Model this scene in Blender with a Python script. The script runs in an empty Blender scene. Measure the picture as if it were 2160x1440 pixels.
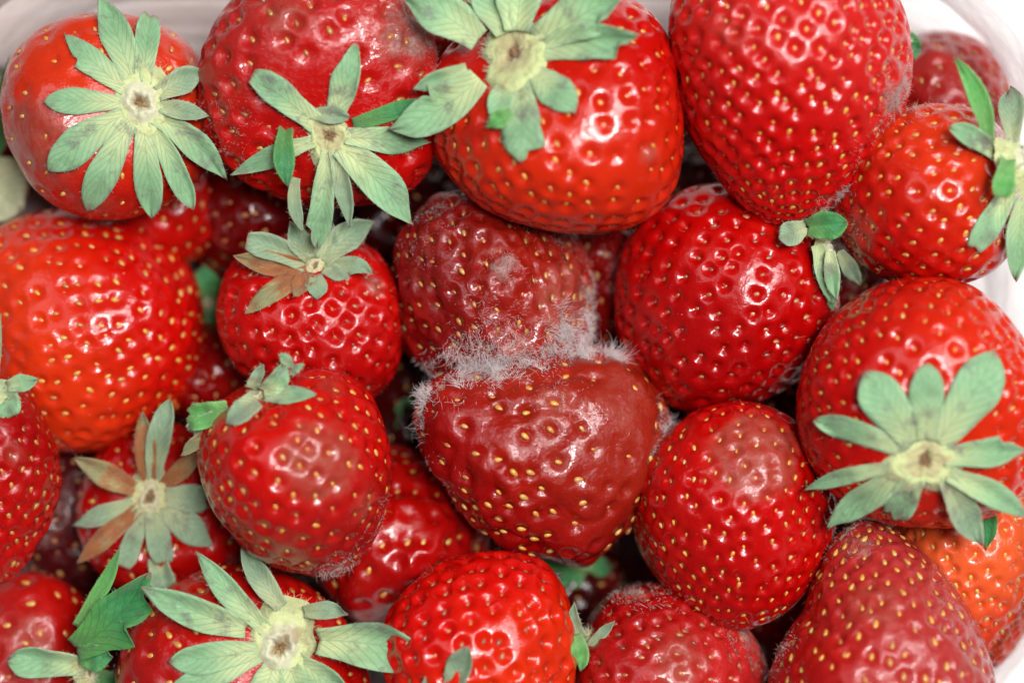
import bpy, math, random
import numpy as np
from mathutils import Vector, Matrix
from mathutils.bvhtree import BVHTree

rng = np.random.default_rng(7)
random.seed(7)
S = bpy.context.scene
COL = S.collection
K = 0.168 / 2160.0            # metres per photograph pixel in the plane of focus
D = 0.45                      # camera height over that plane

# ------------------------------------------------------------------ camera
cam = bpy.data.cameras.new("camera"); camo = bpy.data.objects.new("camera", cam); COL.objects.link(camo)
camo.location = (0, 0, D); camo.rotation_euler = (0, 0, 0)
cam.sensor_width = 36.0; cam.lens = 36.0 * D / 0.168
cam.clip_start = 0.01; cam.clip_end = 20.0
cam.dof.use_dof = True; cam.dof.focus_distance = D + 10 * K; cam.dof.aperture_fstop = 5.0; cam.dof.aperture_blades = 7
S.camera = camo
# ------------------------------------------------------------------ world and lamps
w = bpy.data.worlds.new("World"); S.world = w; w.use_nodes = True
w.node_tree.nodes["Background"].inputs[0].default_value = (0.93, 0.96, 1.0, 1)
w.node_tree.nodes["Background"].inputs[1].default_value = 0.05
def area(name, loc, target, sx, sy, power, color):
    l = bpy.data.lights.new(name, 'AREA'); l.shape = 'RECTANGLE'; l.size = sx; l.size_y = sy
    l.energy = power; l.color = color
    o = bpy.data.objects.new(name, l); COL.objects.link(o); o.location = loc
    o.rotation_euler = (Vector(target) - Vector(loc)).to_track_quat('-Z', 'Y').to_euler()
    return o
area("window_light", (0.17, 0.10, 0.92), (0, 0, 0), 0.17, 0.24, 9.6, (1.0, 0.985, 0.97))
area("window_light_second", (0.48, 0.30, 0.78), (0, 0, 0), 0.34, 0.34, 5.4, (1.0, 0.985, 0.97))
area("room_bounce", (-0.40, 0.30, 0.85), (0, 0, 0), 0.45, 0.45, 1.3, (0.95, 0.97, 1.0))
S.view_settings.view_transform = 'Standard'; S.view_settings.look = 'None'
S.view_settings.exposure = 0.0; S.view_settings.gamma = 1.0
S.render.engine = 'CYCLES'
S.cycles.max_bounces = 10; S.cycles.transmission_bounces = 8; S.cycles.transparent_max_bounces = 40
S.cycles.diffuse_bounces = 4; S.cycles.glossy_bounces = 3; S.cycles.caustics_refractive = False; S.cycles.caustics_reflective = False

# ------------------------------------------------------------------ helpers
def P(px, py, z):
    """world point seen at photo pixel (px,py), z given in pixel units above the focus plane"""
    zz = z * K; s = (D - zz) / D
    return np.array([(px - 1080) * K * s, (720 - py) * K * s, zz])
def nrm(v):
    v = np.asarray(v, float); return v / (np.linalg.norm(v, axis=-1, keepdims=True) + 1e-12)
def make_mesh(name, V, F, mat, smooth=True, attrs=None, uv=None):
    """V (n,3); F array (m,k) or list of tuples"""
    me = bpy.data.meshes.new(name)
    if isinstance(F, np.ndarray):
        n, k = F.shape
        me.vertices.add(len(V)); me.vertices.foreach_set("co", np.asarray(V, np.float32).ravel())
        me.loops.add(n * k); me.loops.foreach_set("vertex_index", F.astype(np.int32).ravel())
        me.polygons.add(n); me.polygons.foreach_set("loop_start", np.arange(0, n * k, k, dtype=np.int32))
        me.update(calc_edges=True)
    else:
        me.from_pydata([tuple(v) for v in V], [], F)
    if smooth: me.polygons.foreach_set("use_smooth", np.ones(len(me.polygons), bool))
    if attrs:
        for an, av in attrs.items():
            av = np.asarray(av, np.float32)
            if av.ndim == 1:
                a = me.attributes.new(an, 'FLOAT', 'POINT'); a.data.foreach_set("value", av)
            elif av.shape[1] == 3:
                a = me.attributes.new(an, 'FLOAT_VECTOR', 'POINT'); a.data.foreach_set("vector", av.ravel())
    if mat: me.materials.append(mat)
    me.update()
    return me
def link(name, me, parent=None, kind=None, label=None):
    o = bpy.data.objects.new(name, me); COL.objects.link(o)
    if parent: o.parent = parent
    if kind: o["kind"] = kind
    if label: o["label"] = label
    return o
def thing(name, label, cat, loc=(0, 0, 0), group=None):
    o = bpy.data.objects.new(name, None); COL.objects.link(o); o.empty_display_size = 0.005
    o.location = [float(c) for c in loc]; o["label"] = label; o["category"] = cat
    if group: o["group"] = group
    return o

# ------------------------------------------------------------------ materials
def new_mat(name):
    m = bpy.data.materials.new(name); m.use_nodes = True
    nt = m.node_tree; nt.nodes.clear()
    out = nt.nodes.new("ShaderNodeOutputMaterial"); b = nt.nodes.new("ShaderNodeBsdfPrincipled")
    nt.links.new(b.outputs[0], out.inputs[0])
    return m, nt, b
class NT:
    def __init__(s, nt): s.nt = nt
    def n(s, t, **kw):
        nd = s.nt.nodes.new(t)
        for k, v in kw.items(): setattr(nd, k, v)
        return nd
    def l(s, a, b): s.nt.links.new(a, b)
    def attr(s, name, out=2):
        a = s.n("ShaderNodeAttribute"); a.attribute_name = name; return a.outputs[out]
    def noise(s, scale, detail=3, rough=0.55, vec=None, dist=0.0):
        x = s.n("ShaderNodeTexNoise"); x.inputs["Scale"].default_value = scale; x.inputs["Detail"].default_value = detail
        x.inputs["Roughness"].default_value = rough; x.inputs["Distortion"].default_value = dist
        if vec is not None: s.l(vec, x.inputs["Vector"])
        return x.outputs[0]
    def math(s, op, a, b=None, c=None, clamp=False):
        x = s.n("ShaderNodeMath"); x.operation = op; x.use_clamp = clamp
        for i, v in enumerate((a, b, c)):
            if v is None: continue
            if isinstance(v, (int, float)): x.inputs[i].default_value = v
            else: s.l(v, x.inputs[i])
        return x.outputs[0]
    def ss(s, v, lo, hi, a=0.0, b=1.0):
        x = s.n("ShaderNodeMapRange"); x.interpolation_type = 'SMOOTHSTEP'
        s.l(v, x.inputs[0]); x.inputs[1].default_value = lo; x.inputs[2].default_value = hi
        x.inputs[3].default_value = a; x.inputs[4].default_value = b
        return x.outputs[0]
    def mix(s, f, a, b, mode='MIX'):
        x = s.n("ShaderNodeMix"); x.data_type = 'RGBA'; x.blend_type = mode
        for i, v in ((0, f), (6, a), (7, b)):
            if isinstance(v, (int, float)): x.inputs[i].default_value = v
            elif isinstance(v, tuple): x.inputs[i].default_value = (*v, 1) if len(v) == 3 else v
            else: s.l(v, x.inputs[i])
        return x.outputs[2]
    def bump(s, h, strength, dist, prev=None):
        x = s.n("ShaderNodeBump"); x.inputs["Strength"].default_value = strength; x.inputs["Distance"].default_value = dist
        s.l(h, x.inputs["Height"])
        if prev is not None: s.l(prev, x.inputs["Normal"])
        return x.outputs[0]
    def coord(s, scale=(1, 1, 1), which="Object"):
        c = s.n("ShaderNodeTexCoord"); m = s.n("ShaderNodeMapping"); s.l(c.outputs[which], m.inputs[0]); m.inputs["Scale"].default_value = scale
        return m.outputs[0]

def berry_material():
    m, nt, b = new_mat("strawberry_flesh"); t = NT(nt)
    co = t.coord()
    tint = t.attr("tint", 0); alt = t.attr("tint_alt", 0)
    mask = t.attr("mask", 1)           # vector: bruise, mould, wrinkle
    sep = t.n("ShaderNodeSeparateXYZ"); t.l(mask, sep.inputs[0])
    bru, mou, wri = sep.outputs
    altf = t.attr("altf")
    n1 = t.noise(130, 4, 0.6, co); n2 = t.noise(420, 4, 0.65, co); n3 = t.noise(1500, 4, 0.7, co)
    big = t.noise(48, 2, 0.5, co)
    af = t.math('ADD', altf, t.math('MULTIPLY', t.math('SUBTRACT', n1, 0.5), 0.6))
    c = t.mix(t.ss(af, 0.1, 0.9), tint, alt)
    # mottling of the skin
    c = t.mix(1.0, c, (0.70, 0.30, 0.30), 'MULTIPLY')
    c = t.mix(t.ss(n1, 0.52, 0.80, 0, 0.35), c, (0.62, 0.018, 0.006))
    c = t.mix(t.ss(big, 0.50, 0.72, 0, 0.5), c, (0.26, 0.005, 0.006))
    c = t.mix(t.ss(n2, 0.60, 0.78, 0, 0.30), c, (0.24, 0.004, 0.004))
    # bruise / soft rot
    bf = t.math('ADD', bru, t.math('MULTIPLY', t.math('SUBTRACT', t.noise(170, 5, 0.65, co), 0.5), 1.1))
    bfs = t.ss(bf, 0.18, 0.70)
    brc = t.mix(t.ss(n2, 0.35, 0.7), (0.30, 0.030, 0.018), (0.30, 0.072, 0.048))
    c = t.mix(t.math('MULTIPLY', bfs, 0.80), c, brc)
    # grey mould film
    mf = t.math('ADD', mou, t.math('MULTIPLY', t.math('SUBTRACT', t.noise(380, 6, 0.75, co), 0.5), 1.7))
    mfs = t.ss(mf, 0.42, 0.95)
    mcol = t.mix(t.ss(n3, 0.4, 0.7), (0.30, 0.15, 0.13), (0.46, 0.35, 0.32))
    c = t.mix(t.math('MULTIPLY', mfs, 0.75), c, mcol)
    # tiny dark specks
    sp = t.ss(t.noise(900, 2, 0.5, co), 0.71, 0.76, 0, 0.55)
    c = t.mix(t.math('MULTIPLY', sp, t.ss(n1, 0.45, 0.6)), c, (0.10, 0.035, 0.03))
    fl = t.math('MULTIPLY', t.ss(t.noise(1150, 2, 0.5, t.coord((1, 1.7, 0.8))), 0.735, 0.76, 0, 0.6), t.ss(t.noise(95, 3, 0.5, co), 0.50, 0.62))
    c = t.mix(fl, c, (0.50, 0.36, 0.31))
    t.l(c, b.inputs["Base Color"])
    r = t.math('ADD', 0.17, t.math('MULTIPLY', n2, 0.16))
    r = t.math('ADD', r, t.math('MULTIPLY', mfs, 0.42)); r = t.math('ADD', r, t.math('MULTIPLY', bfs, 0.10), clamp=True)
    t.l(r, b.inputs["Roughness"])
    b.inputs["Specular IOR Level"].default_value = 0.26
    b.inputs["Subsurface Weight"].default_value = 0.16
    b.inputs["Subsurface Radius"].default_value = (1.0, 0.16, 0.08); b.inputs["Subsurface Scale"].default_value = 0.0011
    wet = t.attr('wet'); wets = t.ss(t.math('ADD', wet, t.math('MULTIPLY', t.math('SUBTRACT', n1, 0.5), 0.5)), 0.3, 0.6)
    cw = t.math('MULTIPLY', t.math('SUBTRACT', 1.0, mfs), t.ss(t.noise(70, 2, 0.5, co), 0.35, 0.6, 0.25, 0.9))
    cw = t.math('MAXIMUM', cw, wets); t.l(cw, b.inputs["Coat Weight"])
    cr = t.ss(t.noise(260, 4, 0.65, co), 0.40, 0.68, 0.04, 0.26); t.l(t.math('MULTIPLY', cr, t.math('SUBTRACT', 1.0, t.math('MULTIPLY', wets, 0.8))), b.inputs["Coat Roughness"]); b.inputs["Coat IOR"].default_value = 1.42
    b.inputs["Sheen Weight"].default_value = 0.0; b.inputs["Sheen Roughness"].default_value = 0.4
    b.inputs["Sheen Tint"].default_value = (1, 0.75, 0.72, 1)
    # relief: soft undulation + wrinkles + grain
    h1 = t.bump(t.noise(330, 4, 0.6, co), 0.8, 0.00030)
    wv = t.noise(620, 5, 0.7, t.coord((1, 1, 1)), 1.2)
    wr = t.math('MULTIPLY', wv, t.math('ADD', 0.10, t.math('MULTIPLY', wri, 1.3)))
    h2 = t.bump(wr, 0.8, 0.00020, h1)
    wc = t.math('MULTIPLY', t.noise(420, 3, 0.5, co, 0.8), t.math('MULTIPLY', t.math('ADD', 0.05, wri), t.math('SUBTRACT', 1.0, t.math('MULTIPLY', wets, 0.8)))); hc = t.bump(wc, 0.7, 0.00035, h1)
    gr = t.math('MULTIPLY', n3, t.math('ADD', 0.05, t.math('MULTIPLY', mfs, 1.0)))
    h3 = t.bump(gr, 0.8, 0.00022, h2)
    t.l(h3, b.inputs["Normal"])
    h4 = t.bump(t.math('MULTIPLY', n2, t.math('SUBTRACT', 1.0, wets)), 0.22, 0.00014, hc); t.l(h4, b.inputs["Coat Normal"])
    return m
M_BERRY = berry_material()

def seed_material(name, cols):
    m, nt, b = new_mat(name); t = NT(nt)
    oi = t.n("ShaderNodeObjectInfo"); r = t.n("ShaderNodeValToRGB"); t.l(oi.outputs["Random"], r.inputs[0])
    e = r.color_ramp.elements
    e[0].position = 0.0; e[0].color = (*cols[0], 1); e[1].position = 1.0; e[1].color = (*cols[-1], 1)
    for i, c in enumerate(cols[1:-1]):
        x = e.new((i + 1) / (len(cols) - 1)); x.color = (*c, 1)
    c = t.mix(t.ss(t.noise(2600, 2, 0.5, t.coord()), 0.45, 0.7, 0, 0.4), r.outputs[0], tuple(x * 0.55 for x in cols[0]))
    t.l(c, b.inputs["Base Color"]); b.inputs["Roughness"].default_value = 0.32; b.inputs["Coat Weight"].default_value = 0.4
    b.inputs["Coat Roughness"].default_value = 0.15
    return m
M_SEED_Y = seed_material("seed_straw_yellow", [(0.56, 0.25, 0.035), (0.70, 0.34, 0.06), (0.44, 0.14, 0.03), (0.66, 0.42, 0.11)])
M_SEED_R = seed_material("seed_russet", [(0.32, 0.06, 0.02), (0.50, 0.16, 0.06), (0.18, 0.04, 0.03), (0.50, 0.24, 0.09)])
M_SEED_M = seed_material("seed_mixed", [(0.50, 0.24, 0.045), (0.26, 0.08, 0.03), (0.56, 0.28, 0.07), (0.44, 0.12, 0.03)])

def sepal_material(name, base, mid, edge, spot, spots=0.5, dry=None, rough=0.55):
    m, nt, b = new_mat(name); t = NT(nt)
    s = t.attr("along"); v = t.attr("across")
    cm = t.n("ShaderNodeCombineXYZ"); t.l(t.math('MULTIPLY', s, 2.0), cm.inputs[0]); t.l(t.math('MULTIPLY', v, 9.0), cm.inputs[1])
    oi = t.n("ShaderNodeObjectInfo"); t.l(t.math('MULTIPLY', oi.outputs["Random"], 50), cm.inputs[2])
    st = t.noise(2.2, 5, 0.7, cm.outputs[0], 0.5)
    co = t.coord()
    n1 = t.noise(150, 4, 0.6, co); n2 = t.noise(900, 3, 0.6, co)
    sf = t.math('ADD', s, t.math('MULTIPLY', t.math('SUBTRACT', st, 0.5), 0.35))
    c = t.mix(t.ss(sf, 0.10, 0.66), base, mid)
    c = t.mix(t.ss(t.math('ABSOLUTE', v), 0.55, 1.0, 0, 0.5), c, edge)
    c = t.mix(t.ss(st, 0.52, 0.72, 0, 0.35), c, tuple(x * 0.62 for x in mid))
    c = t.mix(t.ss(n2, 0.45, 0.7, 0, 0.25), c, tuple(min(1, x * 1.35) for x in edge))
    c = t.mix(t.ss(n1, 0.35, 0.65, 0, 0.30), c, tuple(x * 0.7 for x in mid))
    # side veins: slanting fine lines
    cv = t.n("ShaderNodeCombineXYZ")
    t.l(t.math('SUBTRACT', t.math('MULTIPLY', s, 1.0), t.math('MULTIPLY', t.math('ABSOLUTE', v), 0.32)), cv.inputs[0]); t.l(oi.outputs["Random"], cv.inputs[1])
    wv = t.n("ShaderNodeTexWave"); wv.bands_direction = 'X'; t.l(cv.outputs[0], wv.inputs[0]); wv.inputs["Scale"].default_value = 2.6
    wv.inputs["Distortion"].default_value = 2.5; wv.inputs["Detail"].default_value = 2
    vein = t.ss(wv.outputs[1], 0.84, 0.99, 0, 0.42)
    mid_v = t.ss(t.math('ABSOLUTE', v), 0.0, 0.07, 0.45, 0)
    c = t.mix(t.math('MAXIMUM', vein, mid_v), c, tuple(x * 0.6 for x in mid))
    if dry: c = t.mix(t.ss(t.math('SUBTRACT', t.math('MULTIPLY', t.math('ADD', n1, st), 0.5), t.math('MULTIPLY', s, 0.12)), 0.36, 0.47, 0, 0.95), c, dry)
    c = t.mix(t.ss(t.noise(210, 5, 0.68, co), 0.60 - 0.05 * spots, 0.70, 0, 0.75), c, spot)
    c = t.mix(t.ss(s, 0.93, 1.0, 0, 0.6), c, (0.30, 0.12, 0.10))
    t.l(c, b.inputs["Base Color"]); b.inputs["Roughness"].default_value = rough
    b.inputs["Specular IOR Level"].default_value = 0.35
    b.inputs["Sheen Weight"].default_value = 0.18; b.inputs["Sheen Roughness"].default_value = 0.5
    b.inputs["Subsurface Weight"].default_value = 0.15; b.inputs["Subsurface Radius"].default_value = (0.4, 1, 0.3); b.inputs["Subsurface Scale"].default_value = 0.0006
    hb = t.bump(st, 0.6, 0.00025); hb2 = t.bump(n2, 0.5, 0.00012, hb); hb3 = t.bump(t.math('MAXIMUM', vein, mid_v), 0.5, -0.00015, hb2)
    t.l(hb3, b.inputs["Normal"])
    return m
GREYP = (0.13, 0.115, 0.11)
M_MINT = sepal_material("sepal_mint_green", (0.54, 0.60, 0.30), (0.22, 0.41, 0.21), (0.29, 0.48, 0.28), GREYP, 2.0)
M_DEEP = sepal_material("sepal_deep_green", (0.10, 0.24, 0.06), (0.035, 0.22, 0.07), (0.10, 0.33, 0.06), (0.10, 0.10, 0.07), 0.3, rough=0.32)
M_LEAF = sepal_material("sepal_fresh_green", (0.16, 0.34, 0.10), (0.10, 0.34, 0.08), (0.22, 0.50, 0.14), (0.20, 0.12, 0.10), 0.2, rough=0.38)
M_GREY = sepal_material("sepal_wilted_grey_green", (0.42, 0.46, 0.24), (0.22, 0.33, 0.20), (0.33, 0.40, 0.27), (0.16, 0.12, 0.10), 1.6)
M_BROWN = sepal_material("sepal_dried_brown", (0.36, 0.34, 0.15), (0.24, 0.26, 0.12), (0.34, 0.26, 0.12), (0.16, 0.05, 0.02), 1.4, dry=(0.30, 0.085, 0.020))
M_PALE = sepal_material("sepal_bleached_yellow_green", (0.60, 0.60, 0.36), (0.54, 0.56, 0.36), (0.55, 0.56, 0.34), (0.34, 0.32, 0.20), 0.8)
M_SMAT = {'m': M_MINT, 'd': M_DEEP, 'l': M_LEAF, 'g': M_GREY, 'b': M_BROWN, 'y': M_PALE}

def calyx_material(name, outer, ring, pit):
    m, nt, b = new_mat(name); t = NT(nt); co = t.coord()
    r = t.attr("rad"); n = t.noise(600, 4, 0.65, co); n1 = t.noise(200, 3, 0.6, co)
    rr = t.math('ADD', r, t.math('MULTIPLY', t.math('SUBTRACT', n1, 0.5), 0.16))
    c = t.mix(t.ss(rr, 0.10, 0.25), pit, ring)
    c = t.mix(t.ss(rr, 0.42, 0.58), c, outer)
    c = t.mix(t.ss(n, 0.55, 0.75, 0, 0.5), c, tuple(x * 0.5 for x in outer))
    c = t.mix(t.ss(n1, 0.60, 0.72, 0, 0.6), c, (0.28, 0.17, 0.08))
    t.l(c, b.inputs["Base Color"]); b.inputs["Roughness"].default_value = 0.65
    b.inputs["Sheen Weight"].default_value = 0.3
    b.inputs["Subsurface Weight"].default_value = 0.15; b.inputs["Subsurface Scale"].default_value = 0.0006; b.inputs["Subsurface Radius"].default_value = (0.8, 1, 0.4)
    t.l(t.bump(n, 0.8, 0.0004), b.inputs["Normal"])
    return m
M_CALYX = calyx_material("calyx_pale_green", (0.50, 0.54, 0.25), (0.56, 0.55, 0.38), (0.34, 0.23, 0.10))
M_CALYXD = calyx_material("calyx_dried", (0.46, 0.44, 0.20), (0.50, 0.46, 0.28), (0.24, 0.13, 0.05))
M_CALYXB = calyx_material("calyx_browned_centre", (0.48, 0.53, 0.24), (0.40, 0.37, 0.18), (0.24, 0.14, 0.06))

def plain(name, col, rough=0.5, **kw):
    m, nt, b = new_mat(name); b.inputs["Base Color"].default_value = (*col, 1); b.inputs["Roughness"].default_value = rough
    for k, v in kw.items(): b.inputs[k.replace("_", " ")].default_value = v
    return m
M_MOULD = plain("mould_threads", (0.78, 0.70, 0.69), 0.8)
M_MOULDG = plain("mould_threads_grey", (0.52, 0.42, 0.39), 0.85)
M_DOWN = plain("fine_down", (0.34, 0.14, 0.09), 0.6)
M_DOWNG = plain("sepal_down", (0.72, 0.76, 0.52), 0.7)
M_STYLE = plain("dried_style", (0.50, 0.20, 0.08), 0.5)
M_PITH = plain("stem_scar_pith", (0.30, 0.19, 0.09), 0.8)

# ------------------------------------------------------------------ geometry generators
def cube_sphere(N):
    g = np.tan(np.linspace(-math.pi / 4, math.pi / 4, N + 1))
    a, b_ = np.meshgrid(g, g, indexing='ij'); one = np.ones_like(a)
    faces = [(one, a, b_), (-one, b_, a), (b_, one, a), (a, -one, b_), (a, b_, one), (b_, a, -one)]
    V = np.concatenate([np.stack(f, -1).reshape(-1, 3) for f in faces])
    idx = np.arange((N + 1) ** 2).reshape(N + 1, N + 1)
    q = np.stack([idx[:-1, :-1], idx[1:, :-1], idx[1:, 1:], idx[:-1, 1:]], -1).reshape(-1, 4)
    F = np.concatenate([q + i * (N + 1) ** 2 for i in range(6)])
    V = nrm(V); key = np.round(V, 6)
    _, first, inv = np.unique(key, axis=0, return_index=True, return_inverse=True)
    V = V[first]; F = inv.ravel()[F]
    # consistent outward winding
    c = V[F].mean(1); n = np.cross(V[F[:, 1]] - V[F[:, 0]], V[F[:, 2]] - V[F[:, 0]])
    flip = (n * c).sum(1) < 0; F[flip] = F[flip][:, ::-1]
    return V, F
CS = {n: cube_sphere(n) for n in (76, 56, 40)}

def vnormals(V, F):
    n = np.cross(V[F[:, 2]] - V[F[:, 0]], V[F[:, 3]] - V[F[:, 1]])
    out = np.zeros_like(V)
    for k in range(4): np.add.at(out, F[:, k], n)
    return nrm(out)

def lump(p, r, freq, n=7):
    out = np.zeros(len(p))
    for _ in range(n):
        wv = nrm(r.normal(size=3)) * freq * (0.6 + 0.9 * r.random()); out += np.sin(p @ wv + r.random() * 6.28)
    return out / math.sqrt(n)

def tubes(starts, dirs, lens, width, segs=4, curl=0.5, gravity=None, taper=0.7, r=rng, sides=3):
    """many thin tapering strands as one mesh"""
    n = len(starts); pts = [starts]; d = nrm(dirs); bend = r.normal(size=(n, 3)) * curl
    for k in range(segs):
        d = nrm(d + bend / segs + r.normal(size=(n, 3)) * curl * 0.35 / segs + (gravity / segs if gravity is not None else 0))
        pts.append(pts[-1] + d * (lens / segs)[:, None])
    pts = np.stack(pts, 1)                                   # n, segs+1, 3
    tan = nrm(np.gradient(pts, axis=1))
    ref = np.where(np.abs(tan[..., 2:3]) > 0.9, np.array([1., 0, 0]), np.array([0., 0, 1.]))
    a = nrm(np.cross(tan, ref)); b_ = np.cross(tan, a)
    wd = width * (1 - taper * np.linspace(0, 1, segs + 1) ** 1.5)
    wd = wd[None, :, None] * (0.7 + 0.6 * r.random((n, 1, 1)))
    ring = []
    for k in range(sides):
        an = 2 * math.pi * k / sides; ring.append(pts + wd * (math.cos(an) * a + math.sin(an) * b_))
    V = np.stack(ring, 2).reshape(-1, 3)
    base = np.arange(n)[:, None, None] * (segs + 1) * sides
    j = np.arange(segs)[None, :, None] * sides; k = np.arange(sides)[None, None, :]; k2 = (k + 1) % sides
    F = np.stack([base + j + k, base + j + k2, base + j + sides + k2, base + j + sides + k], -1).reshape(-1, 4)
    return V, F

def make_seed(mat):
    V = []; F = []; nu, nv = 8, 5
    for i in range(nv + 1):
        ph = math.pi * i / nv; x = -math.cos(ph)
        for j in range(nu):
            th = 2 * math.pi * j / nu; rr = math.sin(ph) * (1.0 - 0.28 * x)
            V.append((rr * math.cos(th) * 0.60, x, rr * math.sin(th) * 0.42))
    for i in range(nv):
        for j in range(nu):
            F.append((i * nu + j, i * nu + (j + 1) % nu, (i + 1) * nu + (j + 1) % nu, (i + 1) * nu + j))
    V = np.array(V); V[:nu] = V[:nu].mean(0); V[-nu:] = V[-nu:].mean(0)
    F2 = []
    for k, f in enumerate(F):
        if k < nu: F2.append((f[0], f[2], f[3]))
        elif k >= (nv - 1) * nu: F2.append((f[0], f[1], f[2]))
        else: F2.append(f)
    used = sorted({i for f in F2 for i in f}); mp = {u: i for i, u in enumerate(used)}
    # weld poles
    me = make_mesh("seed", V[used] * 1.0, [tuple(mp[i] for i in f) for f in F2], mat)
    return me
SEEDS = {'y': make_seed(M_SEED_Y), 'r': make_seed(M_SEED_R), 'm': make_seed(M_SEED_M)}

GROUP = "strawberries heaped in the punnet"
BER = {}
def berry(key, label, c, z, R, H, axis, outline=None, taper=0.22, zs=1.0, tint=(0.62, 0.012, 0.006), alt=(0.62, 0.012, 0.006),
          altdir=None, altoff=0.0, spacing=46, pit=5.0, pitr=0.46, seed='y', slen=9.5, N=76, lumps=0.035, lfreq=2.6, dip=0.10,
          wrinkle=0.15, spots=(), down=350, seedfrac=1.0, spin=0.0, facets=1.6, folds=0.0, film=0.0, group=GROUP):
    r = np.random.default_rng(sum(ord(ch) * 17 ** i for i, ch in enumerate(key)) % 99991)
    cw = P(c[0], c[1], z); k = K * (D - cw[2]) / D
    R, H = R * K, H * K
    az = nrm(axis); ref = np.array([0, 0, 1.]) if abs(az[2]) < 0.9 else np.array([1., 0, 0])
    ax = nrm(np.cross(ref, az)); ay = np.cross(az, ax)
    cs, sn = math.cos(spin), math.sin(spin); ax, ay = ax * cs + ay * sn, ay * cs - ax * sn
    Rm = np.stack([ax, ay, az], 1)                            # local -> world
    lseed = int(r.integers(1e9)); lob = r.random(4) * 6.28
    def base(dl):
        u = dl[:, 2]; s = np.sqrt(np.clip(1 - u * u, 0, 1)); phi = np.arctan2(dl[:, 1], dl[:, 0])
        rho = R * s ** 0.92 * (1 + taper * u - 0.08 * u * u) * (1 + 0.035 * np.cos(2 * phi + lob[0]) + 0.02 * np.cos(3 * phi + lob[1]) * (u + 1) + 0.012 * np.cos(5 * phi + lob[2]) * np.clip(u + .6, 0, 2))
        rr = np.random.default_rng(lseed)
        zz = H * u * (1 - 0.02) - H * dip * np.exp(-(np.arccos(np.clip(u, -1, 1)) / 0.42) ** 2)
        L = lump(dl, rr, lfreq) * lumps + lump(dl, rr, lfreq * 3) * lumps * 0.22
        p = np.stack([rho * np.cos(phi), rho * np.sin(phi), zz], 1) * (1 + L)[:, None]
        return p @ Rm.T
    V0, F = CS[N]
    W = base(V0)
    # shape the plan to the outline of the real fruit
    if outline is not None:
        o = np.array(outline, float); ox = (o[:, 0] - c[0]) * k; oy = -(o[:, 1] - c[1]) * k
        oa = np.arctan2(oy, ox); orr = np.hypot(ox, oy); q = np.argsort(oa); oa, orr = oa[q], orr[q]
        nb = 96; g = np.linspace(-math.pi, math.pi, nb, endpoint=False)
        tgt = np.interp(g, np.r_[oa[-1] - 2 * math.pi, oa, oa[0] + 2 * math.pi], np.r_[orr[-1], orr, orr[0]])
        vphi = np.arctan2(W[:, 1], W[:, 0]); vr = np.hypot(W[:, 0], W[:, 1])
        bi = ((vphi + math.pi) / (2 * math.pi) * nb + 0.5).astype(int) % nb
        cur = np.zeros(nb); np.maximum.at(cur, bi, vr); cur[cur == 0] = cur.mean()
        def sm(x, s=3.0):
            kx = np.arange(-10, 11); kk = np.exp(-kx ** 2 / (2 * s * s)); kk /= kk.sum()
            return np.convolve(np.r_[x[-10:], x, x[:10]], kk, 'valid')
        ratio = sm(tgt / sm(cur, 1.2), 1.5) * 1.012
        def warp(p):
            ph = np.arctan2(p[:, 1], p[:, 0])
            f = np.interp(ph, np.r_[g, math.pi], np.r_[ratio, ratio[0]])
            q = p.copy(); rad = np.hypot(p[:, 0], p[:, 1]) / (np.interp(ph, np.r_[g, math.pi], np.r_[cur, cur[0]]) + 1e-9)
            f = ratio.mean() + (f - ratio.mean()) * np.clip(rad * 1.6, 0, 1)
            q[:, :2] *= f[:, None]; q[:, 2] *= zs; return q
    else:
        def warp(p):
            q = p.copy(); q[:, 2] *= zs; return q
    W = warp(W); Nn = vnormals(W, F)
    # seeds on a jittered spiral
    sp = spacing * K * 0.98
    v = W[F]; area_ = 0.5 * np.linalg.norm(np.cross(v[:, 2] - v[:, 0], v[:, 3] - v[:, 1]), axis=1).sum()
    ns = int(area_ / (sp * sp * 0.92))
    i = np.arange(ns) + 0.5; u = 1 - 2 * i / ns; ph = i * 2.399963 + 0.5
    sd = np.stack([np.sqrt(1 - u * u) * np.cos(ph), np.sqrt(1 - u * u) * np.sin(ph), u], 1)
    sd = nrm(sd + r.normal(size=sd.shape) * 0.26 / math.sqrt(ns) * 2.0)
    sd = sd[sd[:, 2] < 0.93]
    eps = 0.02
    s0 = warp(base(sd)); tip = nrm(sd + np.array([0, 0, -1.0]) * eps); s1 = warp(base(tip))
    side = nrm(np.cross(sd, np.array([0, 0, 1.0]))); s2 = warp(base(nrm(sd + side * eps)))
    tv = nrm(s1 - s0); sn_ = nrm(np.cross(s2 - s0, tv)); out = (sn_ * s0).sum(1) < 0; sn_[out] *= -1
    # pits
    d1 = np.empty(len(W), np.float32); which = np.empty(len(W), int)
    s2n = (s0 ** 2).sum(1)
    for a in range(0, len(W), 8000):
        dd = (W[a:a + 8000] ** 2).sum(1)[:, None] + s2n[None] - 2 * W[a:a + 8000] @ s0.T
        j = dd.argmin(1); which[a:a + 8000] = j; d1[a:a + 8000] = np.sqrt(np.maximum(dd[np.arange(len(j)), j], 0))
    pd = 1.08 * pit * K * (0.6 + 0.7 * r.random(len(s0)))
    tt = np.clip(d1 / (pitr * sp), 0, 1); prof = 1 - tt * tt * (3 - 2 * tt)
    polefade = np.clip((0.97 - V0[:, 2]) / 0.1, 0, 1)
    disp = -pd[which] * prof * polefade + 0.45 * pit * K * np.sin(np.clip(d1 / (0.62 * sp), 0, 1) * math.pi / 2) ** 2
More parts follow.
